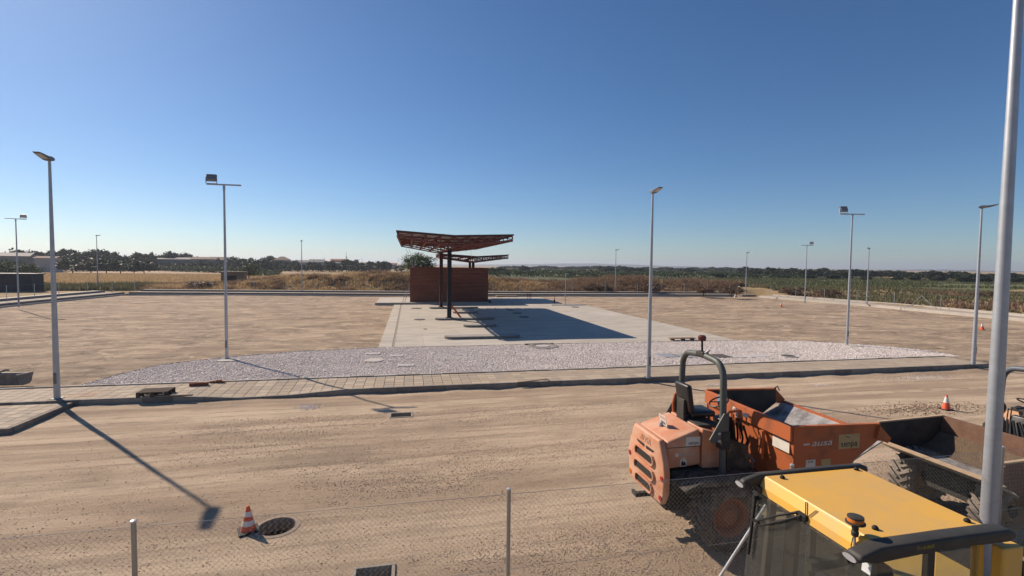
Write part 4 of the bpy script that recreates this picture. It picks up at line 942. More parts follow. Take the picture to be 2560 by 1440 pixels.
p = P(1712, 851, .2); o = thing('plank_stack', 'brown boards stacked on blocks at the apron edge behind the beacon', 'planks', (p.x, p.y+.4, SZ))
for k in range(3): MB().box((-.9,-.22+k*.16,.13),(1.0,-.22+k*.16+.14,.17)).build('board', M('board', (.24,.16,.10), .9, var=.2, scale=5), o)
for xx in (-.75,.05,.75): MB().box((xx,-.2,0),(xx+.1,.24,.128)).build('block', wood, o)
# old mixing trough on the left edge
p = P(6, 968, .0); o = thing('mortar_trough', 'dented steel trough standing at the left edge of the yard', 'trough', (p.x, p.y, yh(p.x,p.y)-.01), R(-4)); o.scale = (.85,.85,.8)
tm = M('trough_steel', (.16,.145,.13), .7, .4, col2=(.34,.31,.28), scale=3)
b = MB(); pr = [(-.42,.62),(-.28,.1),(-.1,.02),(.3,.02),(.42,.12),(.55,.55)]; pi = [(.51,.54),(.38,.15),(.28,.06),(-.08,.06),(-.25,.13),(-.38,.61)]
b.prism(pr+pi, 'x', -2.6, .9); b.prism(pr, 'x', .9, .94); b.prism(pr, 'x', -2.64, -2.6); b.build('shell', tm, o)
MB().tube([(.93,-.42,.62),(.93,.55,.56)], .03, 6).build('rim', conc_light, o); MB().tube([(-2.6,-.43,.63),(.94,-.43,.63)], .022, 6).build('rim', tm, o)
MB().tube([(-.5,-.1,.5),(.0,.2,.75),(.12,.25,.72)], .05, 6).build('handle', conc_kerb, o)
# patches of spilled white gravel
def spill(label, px, py, rx, ry, n):
    c = P(px, py); x = c.x+rng.normal(size=n)*rx*.45; y = c.y+rng.normal(size=n)*ry*.45; k = y < 19.7; x, y = x[k], y[k]
    tag(obj('spilled_gravel', pebbles('spilled_gravel', np.stack([x, y, yard_h(x, y)+.008], -1), .02, .055, MATS['white_stones'], .6)), label, 'gravel', kind='stuff')
spill('white gravel spilled on the yard in front of the dropped kerb', 770, 1018, .5, .45, 420)
spill('white gravel spilled on the yard behind the roll bar', 1795, 962, .6, .2, 260)
spill('white gravel spilled on the yard left of the right kerb end', 2050, 963, .6, .25, 220)
spill('white gravel streak near the right pavement end', 2300, 945, 2.0, .55, 700)
n = 1300; c = P(2310, 1022); x = c.x+rng.normal(size=n)*1.3; y = c.y+rng.normal(size=n)*.35
tag(obj('rubble', pebbles('rubble', np.stack([x, y, yard_h(x, y)+.01], -1), .02, .07, stonemat('rubble_stones', (.13,.10,.075), (.26,.19,.135), (.38,.29,.21)), .7)), 'dark earth rubble scattered around the faded cone', 'rubble', kind='stuff')

# ================================================================== PERIMETER WIRE FENCES
def wire_fence(label, pts, z0, h, every, off=1.2):
    o = thing('wire_fence', label, 'fence', (pts[0][0], pts[0][1], z0)); base = Vector((pts[0][0], pts[0][1]))
    me = MB().tube([(0,0,0),(0,0,h)], .03, 6).mesh('post', steel_galv); line = []
    for a, b in zip(pts[:-1], pts[1:]):
        a, b = Vector(a), Vector(b); L = (b-a).length; n = max(1, round(L/every))
        for k in range(n):
            q = a+(b-a)*k/n-base; obj('post', me, o, (q.x, q.y, 0)); line.append(q)
    q = Vector(pts[-1])-base; obj('post', me, o, (q.x, q.y, 0)); line.append(q)
    for zz in (h*.98, h*.55, h*.1):
        MB().tube([(p.x, p.y, zz) for p in line], .005, 3).build('wire', steel_galv, o)
    return o
wire_fence('thin wire fence along the far kerb below the bank', [(a, b+2.2) for a, b in farline], .40, 1.9, 5.0)
wire_fence('thin wire fence along the left kerb', [(a-2.0, b) for a, b in leftline], .40, 1.9, 5.0)
fr = wire_fence('thin wire fence along the right kerb', [(64.4,36),(65.6,55),(63.4,76)], .27, 1.8, 5.5)
for s in (-1, 1): MB().tube([(.95,15.2,1.6),(.95+.2,15.2+1.6*s,.0)], .03, 5).build('brace', steel_galv, fr)
# ================================================================== FOREGROUND CHAIN LINK FENCE
FY, FH = 6.35, 2.13
wire_m = M('fence_wire', (.36,.36,.34), .55, .5, var=.1)
fo = thing('chain_link_fence', 'galvanised chain link fence across the foreground on slim posts', 'fence', (0, FY, 0))
def zigzag():
    dx, dz = .035, .035; x0, x1 = -6.2, 13.6; n = int((x1-x0)/dx/2); m = int((FH-.05)/dz); r = .0012
    V, F = [], []
    k = np.arange(m+1)
    for i in range(n):
        xb = x0+i*2*dx
        px = xb+np.where(k % 2 == 0, 0, dx*1.06); pz_ = .03+k*dz+ .012*math.sin(xb*.9); py_ = np.where(k % 2 == 0, -.004, .004)
        # kinked crown at top: slightly longer last wire
        P3 = np.stack([px, py_, pz_], -1)
        o0 = len(V)
        for s in ((-r,0,-r*.5),(r,0,-r*.5),(0,-r,r)): V.append(P3+np.array(s))
        for a, b in ((0,1),(1,2),(2,0)):
            F.append((i, a, b))
    m1 = m+1; VV = np.concatenate(V); FF = []
    seg = np.arange(m)
    for q, (i, a, b) in enumerate(F):
        A = (i*3+a)*m1+seg; B = (i*3+b)*m1+seg
        FF.append(np.stack([A, B, B+1, A+1], -1))
    # second set, mirrored phase, interlinked
    V2 = VV.copy(); V2[:, 0] = VV[:, 0]+.035; V2[:, 1] = -VV[:, 1]
    ph = V2.reshape(n*3, m1, 3); base = np.repeat(np.repeat((x0+np.arange(n)*.07)[:, None], 3, 1).reshape(-1, 1), m1, 1)
    ph[:, :, 0] = base+.07-(ph[:, :, 0]-base-.035)-.0
    FF2 = [f+len(VV) for f in FF]
    return np.concatenate([VV, V2]), np.concatenate(FF+FF2)
V, F = zigzag()
tag(obj('wire_mesh', npmesh('wire_mesh', V, F, wire_m), fo), kind='stuff')
for zz, wr in ((FH-.03,.003), (1.05,.0025), (.06,.0025)): MB().tube([(-6.2,.006,zz),(13.6,.006,zz)], wr, 5).build('tension_wire', wire_m, fo)
post_m = M('fence_post', (.30,.285,.24), .45, .6, col2=(.42,.42,.40), scale=3, stretch=(3,3,.6))
pm = MB().lathe([(.0275,-.3),(.0275,FH+.06),(.02,FH+.068)], 14).mesh('post', post_m, smooth=True); cm = MB().lathe([(.031,FH+.05),(.031,FH+.07),(.012,FH+.078)], 14).mesh('cap', M('post_cap', (.55,.56,.57), .4, .5), smooth=True)
for x in (-3.12, 1.32, 5.75, 9.94, 13.4):
    q = obj('post', pm, fo, (x, -.04, 0)); obj('cap', cm, q)
bt = PY(1915, 1262, FY)
b0 = PY(1915, 1262, FY-.06); b1 = PY(1797, 1446, FY-.06); b2 = b0+(b1-b0)*(b0.z+.05)/(b0.z-b1.z)
MB().tube([(b0.x, -.06, b0.z),(b2.x, -.06, b2.z)], .021, 10).build('brace', M('brace_zinc', (.55,.57,.58), .4, .5), fo)
MB().tube([(5.72, -.06, bt.z+.01),(bt.x-.02, -.06, bt.z-.0)], .018, 8).build('brace_arm', MATS['brace_zinc'], fo)
# stray bent wire lying on the ground by the fence
c = P(1600, 1400); pts = [(c.x+math.cos(t)*.22-.1, c.y+math.sin(t)*.28, yh(c.x, c.y)+.012) for t in np.linspace(-1.5, 1.9, 14)]
tag(MB().tube(pts, .0035, 4).build('loose_wire', wire_m), 'curled loose wire lying on the earth left of the dumper wheel', 'wire')

# ================================================================== DUMPERS
or_sun = M('dumper_orange', (.55,.24,.13), .55, col2=(.60,.39,.27), scale=2.4, detail=9, spec=.35, thresh=(.42,.72))
or_deep = M('skip_orange', (.45,.125,.042), .6, col2=(.20,.085,.045), scale=2.2, detail=9, thresh=(.5,.72))
dark_fr = M('frame_dark', (.035,.034,.031), .75, col2=(.10,.085,.065), scale=5, thresh=(.5,.8))
rops_m = M('rops_grey_green', (.095,.105,.095), .5, .1, var=.15, scale=5)
seat_m = M('seat_vinyl', (.014,.014,.015), .45, var=.2, spec=.5)
dusty = M('dusty_black', (.05,.045,.038), .9, col2=(.20,.165,.12), scale=4, thresh=(.45,.75))
tyre_m = M('tyre_dust_bounce', (.085,.076,.066), .9, col2=(.26,.215,.17), scale=5, thresh=(.45,.8))  # dust colour, lifted to stand in for bounce light in deep shade
rim_o = M('rim_orange', (.30,.10,.045), .75, col2=(.22,.13,.085), scale=6)
steel_w = M('worn_steel', (.44,.43,.41), .5, .4, col2=(.16,.145,.13), scale=3.5, detail=8, thresh=(.42,.66))
skip_in = M('skip_inside_shade', (.045,.04,.036), .8, .2, col2=(.10,.08,.06), scale=3)  # shade inside the skip, put into the colour
plate_w = M('sticker_white', (.66,.63,.56), .6, var=.08, scale=9)
ink = M('ink_dark', (.03,.03,.045), .7); ink_r = M('ink_red', (.35,.06,.06), .7); stick_y = M('sticker_tan', (.44,.31,.14), .6, var=.12, scale=9)
let_w = M('letter_white', (.60,.55,.48), .6)
lamp_red = M('tail_red', (.35,.02,.02), .3); lamp_am = M('beacon_amber', (.55,.16,.02), .25)
NUT = {}
def wheel(parent, u, v, r, wd, rim, tyre=tyre_m, mirror=1):
    o = bpy.data.objects.new('wheel', None); COL.objects.link(o); o.parent = parent; o.location = (u, v, r)
    h = wd/2
    prof = [(r*.55,-h*.75),(r*.72,-h*.98),(r*.9,-h*.92),(r*.955,-h*.7),(r*.965,0),(r*.955,h*.7),(r*.9,h*.92),(r*.72,h*.98),(r*.55,h*.75)]
    b = MB(); b.lathe(prof, 36, axis='y', cap=False)
    for k in range(22):
        for s in (-1, 1):
            a = 2*math.pi*(k+(.5 if s > 0 else 0))/22
            p0 = (math.cos(a)*r*.985, s*h*.04, math.sin(a)*r*.985); a2 = a+.27; p1 = (math.cos(a2)*r*.96, s*h*.9, math.sin(a2)*r*.96)
            b.bar(p0, p1, .055, .075, up=(math.cos(a+.13), 0, math.sin(a+.13)))
            a3 = a2+.02; b.bar((math.cos(a3)*r*.95, s*h*.9, math.sin(a3)*r*.95), (math.cos(a3)*r*.82, s*h*.99, math.sin(a3)*r*.82), .055, .03)
    ty_ = b.build('tyre', tyre, o)
    rp = [(.001,.05),(r*.2,.06),(r*.24,.02),(r*.44,-.05),(r*.5,.07),(r*.56,.1),(r*.57,h*.74)]
    c = MB()
    for sg in (-1, 1): c.lathe([(a, sg*(bq+h*.35 if i < 6 else bq)) for i, (a, bq) in enumerate(rp)], 28, axis='y', cap=False)
    ri = c.build('rim', rim, o, smooth=True)
    for sg in (-1, 1):
        for k in range(10):
            a = 2*math.pi*k/10; key = rim.name
            if key not in NUT: NUT[key] = MB().lathe([(.018,0),(.018,.03)], 6, axis='y').mesh('wheel_nut', rim)
            obj('wheel_nut', NUT[key], ri, (math.cos(a)*r*.33, sg*h*.32, math.sin(a)*r*.33))
    return o
def dumper(label, loc, rz, big, pal):
    o = thing('site_dumper', label, 'dumper', loc, rz, None)
    body, skipm = pal['body'], pal['skip']
    # ---- rear unit
    MB().box((-1.5,-.42,.55),(-.05,.42,1.05)).box((-.05,-.2,.6),(.6,.2,.95)).build('chassis', dark_fr, o, bevel=.02)
    MB().box((.3,-.42,.6),(1.9,.42,1.05)).build('front_chassis', dark_fr, o, bevel=.02)
    for u in (pal.get('ru', -.55), 1.55):
        MB().tube([(u,-.95,.64),(u,.95,.64)], .12, 10).build('axle', dark_fr, o)
    zt0, zt1 = 1.94, 2.16
    # bonnet: sloping top, sides down to the seam
    b = MB(); us = [-1.60,-.90]
    hw = .575
    b.prism([(-1.60,1.42),(-.88,1.46),(-.92,zt1),(-1.60,zt0)], 'y', -hw, hw)
    bo = b.build('bonnet', body, o, bevel=.055, seg=4, smooth=True, angle=60)
    for s in (-1, 1): MB().box((-1.59,s*(hw+.003)-.003,1.825),(-.9,s*(hw+.003)+.003,1.835)).build('panel_seam', dark_fr, bo)
    # rear cowl with three slots: dark plates in raised rims paint their shade on a solid block
    def hwz(z): return float(np.interp(z, [.78,1.0,1.40,1.62,1.96], [.62,.72,.745,.68,.52]))
    u0, u1 = -1.74, -1.605
    zs = [.78,.86,1.0,1.2,1.40,1.52,1.62,1.8,1.93,1.97]
    out_ = [(-hwz(z), z) for z in zs]+[(hwz(z), z) for z in zs[::-1]]
    cw = MB().prism(out_, 'x', u0, u1).build('rear_cowl', body, o, bevel=.045, seg=3, smooth=True, angle=50)
    def stadium(yc, zc, hy_, hz_, n=7):
        p_ = []
        for k in range(n): t = math.pi/2+math.pi*k/(n-1); p_.append((yc-hy_+hz_+math.cos(t)*hz_, zc+math.sin(t)*hz_))
        for k in range(n): t = -math.pi/2+math.pi*k/(n-1); p_.append((yc+hy_-hz_+math.cos(t)*hz_, zc+math.sin(t)*hz_))
        return p_
    for zc, hy_ in ((1.50,.37), (1.21,.39), (.95,.33)):
        MB().prism(stadium(0, zc, hy_, .088), 'x', u0-.012, u0-.004).build('slot_shade', shade_fill, cw)  # dark plate painting the shade of an opening, cowl is solid behind
        fr_b = MB(); a_s, b_s = stadium(0, zc, hy_+.02, .108), stadium(0, zc, hy_-.004, .084); n_s = len(a_s)
        fr_b.add([(u0-.05, *p) for p in a_s]+[(u0-.05, *p) for p in b_s]+[(u0-.002, *p) for p in a_s]+[(u0-.002, *p) for p in b_s], [(i_, (i_+1) % n_s, n_s+(i_+1) % n_s, n_s+i_) for i_ in range(n_s)]+[(i_, 2*n_s+i_, 2*n_s+(i_+1) % n_s, (i_+1) % n_s) for i_ in range(n_s)]+[(n_s+i_, n_s+(i_+1) % n_s, 3*n_s+(i_+1) % n_s, 3*n_s+i_) for i_ in range(n_s)])
        fr_b.build('grille_rim', body, cw)
    for k in range(2): MB().prism([(.04,1.64),(.04,1.70),(.36,1.70),(.30,1.66)] if k == 0 else [(-.04,1.64),(-.30,1.66),(-.36,1.70),(-.04,1.70)], 'x', -1.748, -1.739).build('vent_shade', shade_fill, cw)  # dark plates paint the shade of the two upper openings
    for s in (-1, 1):
        MB().lathe([(.001,-.02),(.045,-.02),(.05,0)], 14, (-1.735,s*.66,1.30), axis='x', cap=False).build('tail_lamp', lamp_red, cw)
        MB().lathe([(.001,-.02),(.045,-.02),(.05,0)], 14, (-1.735,s*.62,.92), axis='x', cap=False).build('reflector', lamp_am if s > 0 else lamp_red, cw)
    text('lettering', 'AUSA', .17, body, cw, frame((-1.742,0,1.81), (0,-1,0), (0,0,1)), .008, .15)
    MB().box((-1.86,.1,.6),(-1.45,.2,.68)).box((-1.88,.06,.62),(-1.83,.26,.70)).build('tow_hook', dark_fr, o)
    # number plate and knob on the bonnet
    kn = MB().lathe([(.03,0),(.045,.04),(.03,.09),(.001,.1)], 12, (-1.36,.1,2.0), cap=False).build('filler_cap', steel_galv, o)
    if pal.get('plate'):
        pn = MB().cbox((-1.36,.02,2.16),(.008,.26,.21), Matrix.Rotation(R(-12),3,'Y')).build('number_plate', plate_w, o)
        for s_, zz in (('E9004', .045), ('BFN', -.05)):
            text('plate_text', s_, .085, ink_r if zz > 0 else ink, pn, frame((-1.3665-zz*.0+.012*(-1)*zz/.05*.6,.02,2.16+zz), (0,-1,0), (math.sin(R(-12)),0,math.cos(R(-12)))), .001)
    # engine side panel and seat console
    MB().prism([(-.875,1.40),(-.36,1.36),(-.36,1.88),(-.55,2.06),(-.875,2.15)], 'y', -.585, .585).build('seat_console', body if not pal.get('console') else pal['console'], o, bevel=.03, seg=3, smooth=True, angle=60)
    MB().box((-.86,-.42,2.10),(-.40,.42,2.17)).build('console_cover', dark_fr, o, bevel=.02)
    # mudguards / foot platform
    for s in (-1, 1):
        MB().prism([(-1.55,1.25),(-1.2,1.38),(.05,1.34),(.12,1.28),(-.25,1.24),(-1.15,1.30),(-1.5,1.20)], 'y', s*.60 if s > 0 else -1.12, 1.12 if s > 0 else -.60).build('mudguard', dusty, o, bevel=.012)
    MB().box((-.35,-.62,1.25),(.25,.62,1.30)).build('floor_plate', dusty, o, bevel=.01)
    MB().box((-1.5,-.60,1.05),(-.35,.60,1.40)).build('engine_tray', dark_fr, o)
    MB().prism([(-.355,1.31),(.14,1.31),(.10,1.78),(-.355,1.95)], 'y', -.60, -.55).build('side_shield', dusty, o)
    # seat
    st = MB().cbox((-.55,.12,2.27),(.52,.5,.12)).build('seat_cushion', seat_m, o, bevel=.04, seg=3, smooth=True)
    MB().cbox((-.84,.12,2.58),(.11,.5,.58), Matrix.Rotation(R(-9),3,'Y')).build('seat_back', seat_m, o, bevel=.045, seg=3, smooth=True)
    MB().box((-.93,.0,2.1),(-.86,.26,2.55)).build('seat_mount', dark_fr, o, bevel=.01)
    # steering
    MB().cbox((.12,.12,1.72),(.28,.34,.85), Matrix.Rotation(R(-12),3,'Y')).build('steering_console', seat_m, o, bevel=.05, seg=3, smooth=True)
    MB().tube([(.07,.12,2.1),(-.05,.12,2.42)], .035, 8).build('steering_column', dark_fr, o)
    rt = Matrix.Rotation(R(-25),3,'Y'); c0 = Vector((-.06,.12,2.44)); ring = [tuple(c0+rt @ Vector((.19*math.cos(t), .19*math.sin(t), 0))) for t in np.linspace(0, 2*math.pi, 21)]
    sw = MB().tube(ring, .016, 7, caps=False).build('steering_wheel', seat_m, o)
    for t in (0, 2.1, 4.2): MB().tube([tuple(c0), tuple(c0+rt @ Vector((.18*math.cos(t), .18*math.sin(t), 0)))], .011, 5).build('spoke', seat_m, sw)
    MB().cbox((.16,.36,2.42),(.03,.2,.16), Matrix.Rotation(R(15),3,'Y')).build('mirror', M('mirror_blue', (.20,.27,.36), .15, .5), o, bevel=.01)
    for k, (yy, zz) in enumerate(((-.08,2.3),(-.14,2.25),(-.3,2.18))): MB().tube([(.15,yy,1.8),(.1,yy,zz)], .012, 5).build('lever', dark_fr, o)
    MB().lathe([(.001,-.03),(.05,-.03),(.06,.03),(.001,.05)], 12, (.3,-.25,2.25), cap=False).build('work_light', plate_w, o)
    hb = MB()
    for k in range(5): hb.tube([(.2+.03*k,-.35+.16*k,1.3),(.32,-.3+.15*k,1.75),(.25,-.25+.1*k,2.05)], .022, 6)
    hb.build('hydraulic_hoses', black, o)
    cl = MB(); rl = random.Random(4)
    for k in range(12): cl.cbox((rl.uniform(-.2,.3), rl.uniform(-.55,-.05), rl.uniform(1.33,1.6)), (rl.uniform(.05,.3), rl.uniform(.03,.08), rl.uniform(.03,.08)), Matrix.Rotation(rl.uniform(0,3),3,'Z') @ Matrix.Rotation(rl.uniform(-.4,.4),3,'Y'))
    tag(cl.build('valve_block', M('valve_grey', (.25,.24,.21), .7, col2=(.10,.09,.08), scale=6), o), kind='stuff')
    # grab rails
    for s in (-1, 1): MB().tube([(-.58,s*.60,1.95),(-.50,s*.66,2.05),(-.46,s*.68,2.3),(-.46,s*.66,2.42),(-.36,s*.62,2.47),(-.12,s*.60,2.47)] if s < 0 else [(-.74,.575,1.95),(-.76,.66,2.1),(-.76,.68,2.3),(-.72,.68,2.48),(-.62,.66,2.56)], .03, 8).build('grab_rail', or_deep, o, smooth=True)
    # roll bar
    ur = -.55; zr = pal.get('zr', 3.44)
    hoop = [(ur,-.74,1.30),(ur,-.72,2.2),(ur,-.70,zr-.42)]
    for k in range(1, 7): a = math.pi/2*k/6; hoop.append((ur, -.70+.30*(1-math.cos(a))*.95, zr-.36+.34*math.sin(a)))
    hoop += [(ur,-.1,zr+.01),(ur,.1,zr+.01)]
    hoop2 = [(p[0], -p[1], p[2]) for p in hoop[:-2]][::-1]
    rb = MB().tube(hoop+hoop2, .062, 14).build('roll_bar', pal.get('rops', rops_m), o, smooth=True)
    for s in (-1, 1):
        MB().prism([(ur+.06,2.5),(ur-.04,2.5),(ur-.33,2.02),(ur-.28,1.95),(ur+.0,2.05),(ur+.06,2.0)], 'y', s*.80-.012, s*.80+.012).build('gusset_plate', pal.get('rops', rops_m), rb)
        MB().box((ur-.09,s*.735-.09,1.82),(ur+.09,s*.735+.09,2.16)).build('hinge_block', dark_fr, rb, bevel=.015)
        for zz in (2.0,2.14): MB().lathe([(.028,-.02),(.028,.02)], 8, (ur-.15,s*.82,zz), axis='y').build('bolt', steel_galv, rb)
    if pal.get('beacon'):
        MB().box((ur-.07,-.13,zr-.02),(ur+.07,.13,zr+.08)).build('beacon_clamp', dark_fr, rb, bevel=.02)
        MB().tube([(ur,.0,zr+.08),(ur+.0,.02,zr+.3)], .022, 7).build('beacon_stem', dark_fr, rb)
        MB().lathe([(.075,zr+.29),(.08,zr+.33),(.08,zr+.37),(.05,zr+.40),(.001,zr+.405)], 14, (ur,.02,0), cap=False).build('beacon', M('beacon_dark_red', (.13,.035,.03), .35), rb, smooth=True)
        MB().tube([(ur-.02,-.12,zr+.06),(ur+.02,-.2,zr+.13)], .02, 6).build('clamp_screw', steel_galv, rb)
    # ---- skip
    zr_, tf = pal['rim'], .025
    k = pal['rim']-2.35
    hwS = 1.30 if big else 1.17; ub = .46; ul = 2.30
    side = [(ub,zr_),(ul,zr_-.05),(ul+.25,zr_-.30),(ul+.20,zr_-.39),(ul+.0,zr_-.36),(ul-.55,zr_-.72),(ul-.72,max(1.07,zr_-1.15)),(ub+.15,max(1.05,zr_-1.28)),(ub+.02,zr_-.9)]
    sk = bpy.data.objects.new('skip', None); COL.objects.link(sk); sk.parent = o
    for s in (-1, 1): MB().prism(side, 'y', s*hwS-tf/2, s*hwS+tf/2).build('side_wall', skipm, sk)
    inn_ = MB()                               # rear wall, floor and pouring lip
    def sheet(p, q, t, mb):
        mb.bar((p[0],0,p[1]),(q[0],0,q[1]), 2*hwS-tf-.004, t, up=(0,0,1))
    rw = MB().prism([(ub,zr_),(ub+.05,zr_),(ub+.07,zr_-.3),(ub+.20,zr_-1.24),(ub+.15,zr_-1.26),(ub+.02,zr_-.32)], 'y', -hwS+tf/2+.002, hwS-tf/2-.002).build('rear_wall', skipm, sk)
    fl = MB(); sheet((ub+.2, max(1.1,zr_-1.24)), (ul-.7, max(1.1,zr_-1.12)), .03, fl); sheet((ul-.7, max(1.1,zr_-1.12)), (ul-.5, zr_-.72), .03, fl); sheet((ul-.5, zr_-.715), (ul+.2, zr_-.37), .03, fl); fl.build('floor', steel_w, sk)
    for s in (-1, 1): MB().prism([(u*.985+.02, z-.012) for u, z in side if u < ul+.1], 'y', s*(hwS-tf/2-.006)-.004, s*(hwS-tf/2-.006)+.004).build('inner_wall_shade', skip_in, sk)  # thin dark sheets add the inner walls' shade as colour
    fx = MB().box((ub-.055,-hwS+.0,zr_-.27),(ub-.003,hwS,zr_+.012)).build('rear_flange', skipm, sk, bevel=.008)
    for s in (-1, 1): MB().bar((ub,s*(hwS+.02),zr_+.012),(ul,s*(hwS+.02),zr_-.038),.07,.03).build('side_rim', pal.get('rimm', skipm), sk)
    MB().bar((ul+.22,-hwS,zr_-.355),(ul+.22,hwS,zr_-.355),.09,.045).build('pouring_lip', pal.get('lip', skipm), sk)
    for s in (-1, 1): MB().prism([(ul-.02,zr_-.06),(ul+.24,zr_-.31),(ul+.17,zr_-.40),(ul-.08,zr_-.30)], 'y', s*(hwS+.016), s*(hwS+.075)).build('corner_gusset', skipm, sk)
    for s in (-1, 1): MB().box((ub-.085,s*.58-.04,zr_-.85),(ub-.02,s*.58+.04,zr_-.3)).build('rear_rib', skipm, sk)
    MB().tube([(ul-.05,hwS,zr_-.03),(ul+.06,hwS+.02,zr_+.02),(ul+.1,hwS,zr_-.08)], .014, 6).build('lifting_ring', dark_fr, sk)
    MB().prism([(ub-.065,zr_-.42),(ub-.06,zr_-.2),(ub-.03,zr_-.17),(ub-.02,zr_-.42)], 'y', .20, .42).build('lifting_eye', skipm, sk)
    MB().tube([(.25,0,.95),(.75,0,max(1.0,zr_-1.3))], .07, 10).build('tipping_ram', steel_galv, o)
    MB().box((.9,-.5,1.0),(1.5,.5,max(1.06,zr_-1.27))).build('turntable', dark_fr, o)
    # wheels
    tw = pal.get('track', .86)
    wr = pal.get('wr', .64)
    for u in (pal.get('ru', -.55), 1.55):
        for s in (-1, 1): wheel(o, u, s*tw, wr, .48, pal.get('rimw', rim_o), pal.get('tyre', tyre_m))
    return o, sk
D1 = (6.3, 8.72, 0.)
d1, sk1 = dumper('orange articulated site dumper with roll bar and raised edge skip behind the fence', (D1[0], D1[1], yh(6,8.5)-.005), 0, True, dict(body=or_sun, skip=or_deep, rim=2.35, plate=True, beacon=True, console=or_sun))
# stickers and lettering on dumper 1 (local coordinates)
def sticker(name, mat, parent, c, w_, h_, nrm='-y', t=.003):
    if nrm == '-y': return MB().box((c[0]-w_/2, c[1]-t, c[2]-h_/2), (c[0]+w_/2, c[1], c[2]+h_/2)).build(name, mat, parent)
    return MB().box((c[0]-t, c[1]-w_/2, c[2]-h_/2), (c[0], c[1]+w_/2, c[2]+h_/2)).build(name, mat, parent)
fy = lambda x, y, z: frame((x, y, z), (1,0,0), (0,0,1))
s = sticker('sticker', plate_w, d1, (-1.07,-.578,1.93), .30, .17); text('sticker_text', 'senpa', .095, ink, s, fy(-1.06,-.5825,1.90), .001)
s = sticker('sticker', plate_w, d1, (-1.40,-.578,1.69), .055, .065); text('sticker_text', 'D 1000 AP', .075, let_w, d1, fy(-1.20,-.580,1.69), .002, .1)
tri = MB().prism([(-1.32,1.46),(-1.20,1.46),(-1.19,1.58),(-1.26,1.64),(-1.33,1.58)], 'y', -.5805, -.577).build('warning_sticker', M('sticker_cream', (.62,.55,.42), .6), d1)
MB().prism([(-1.305,1.48),(-1.215,1.48),(-1.215,1.53),(-1.245,1.56),(-1.25,1.53),(-1.28,1.58),(-1.305,1.54)], 'y', -.583, -.581).build('warning_print', ink, tri)
hy = -1.30-.0135
s = sticker('sticker', stick_y, sk1, (1.66,hy,2.02), .46, .27); text('sticker_text', 'senpa', .16, ink, s, fy(1.66,hy-.0045,1.975), .001)
MB().prism([(1.55,2.12),(1.62,2.115),(1.68,2.08),(1.64,2.085),(1.6,2.105)], 'y', hy-.0045, hy-.0032).build('sticker_mark', ink, s)
text('lettering', 'ausa', .17, let_w, sk1, fy(1.06,hy-.002,2.03), .0015, .3, 1.5)
sticker('lettering', let_w, sk1, (.74,hy,2.02), .13, .03)
sticker('sticker', let_w, sk1, (.84,hy,1.66), .2, .14); sticker('sticker', stick_y, sk1, (1.17,hy,1.655), .2, .13)
text('sticker_text', 'K.AP', .055, ink, sk1, fy(.84,hy-.0045,1.69), .001)
ub_ = .46-.055
sticker('sticker', plate_w, sk1, (ub_,.62,2.24), .20, .09, '-x'); sticker('sticker', plate_w, sk1, (ub_,.22,2.17), .16, .2, '-x')
for yy, zz in ((.25,2.22),(.19,2.20),(.24,2.14),(.17,2.12)): MB().box((ub_-.0045,yy-.02,zz-.018),(ub_-.0032,yy+.02,zz+.018)).build('warning_print', ink, sk1)
sticker('sticker', plate_w, sk1, (.475,-1.0,1.93), .42, .2, '-x')
# heap of dry spoil left in the skip corner
D2 = (12.75, 7.83, 0.)
brown_s = M('skip_rust_brown', (.12,.055,.035), .8, col2=(.20,.12,.075), scale=3)
dust_tan = M('dust_tan', (.46,.34,.22), .95, var=.15, scale=8)
d2, sk2 = dumper('smaller dirt covered brown dumper facing left, half hidden by the lamp pole', (D2[0], D2[1], yh(11,8)-.005), math.pi, False, dict(body=M('dumper_faded', (.50,.20,.09), .7, col2=(.42,.33,.22), scale=3), skip=brown_s, rim=1.78, zr=3.05, lip=dust_tan, rimm=dust_tan, track=.80, wr=.60, rimw=M('rim_dust', (.28,.19,.11), .9), rops=M('rops_blue_grey', (.10,.12,.14), .5), tyre=M('tyre_dry', (.10,.09,.08), .95, col2=(.28,.24,.20), scale=4)))
b = MB(); b.prism([(.56,1.05),(1.3,1.10),(1.1,1.14),(.9,1.22),(.62,1.45)], 'y', -1.12, 1.12)
so_ = b.build('soil_load', M('soil', (.15,.105,.065), .95, col2=(.10,.07,.045), scale=6, bump=.6), sk2)

# ================================================================== YELLOW CAB MACHINE
yel = M('cab_yellow', (.72,.41,.065), .42, col2=(.58,.37,.14), scale=2.0, detail=10, spec=.45, thresh=(.40,.75)); trim = M('cab_trim_black', (.035,.034,.030), .6, col2=(.055,.052,.045), scale=5, bump=.06, bscale=160)
gl = bpy.data.materials.new('tinted_glass'); gl.use_nodes = True; n_ = gl.node_tree; n_.nodes.remove(n_.nodes['Principled BSDF'])
t_ = n_.nodes.new('ShaderNodeBsdfTransparent'); t_.inputs[0].default_value = (.86,.885,.87,1); g_ = n_.nodes.new('ShaderNodeBsdfGlossy'); g_.inputs['Roughness'].default_value = .02; g_.inputs[0].default_value = (.9,.92,.95,1)
lw_ = n_.nodes.new('ShaderNodeLayerWeight'); lw_.inputs[0].default_value = .5; pw_ = n_.nodes.new('ShaderNodeMath'); pw_.operation = 'POWER'; pw_.inputs[1].default_value = 4; n_.links.new(lw_.outputs['Facing'], pw_.inputs[0]); fr_ = n_.nodes.new('ShaderNodeMath'); fr_.operation = 'MULTIPLY_ADD'; fr_.inputs[1].default_value = .7; fr_.inputs[2].default_value = .03; n_.links.new(pw_.outputs[0], fr_.inputs[0]); mx_ = n_.nodes.new('ShaderNodeMixShader')
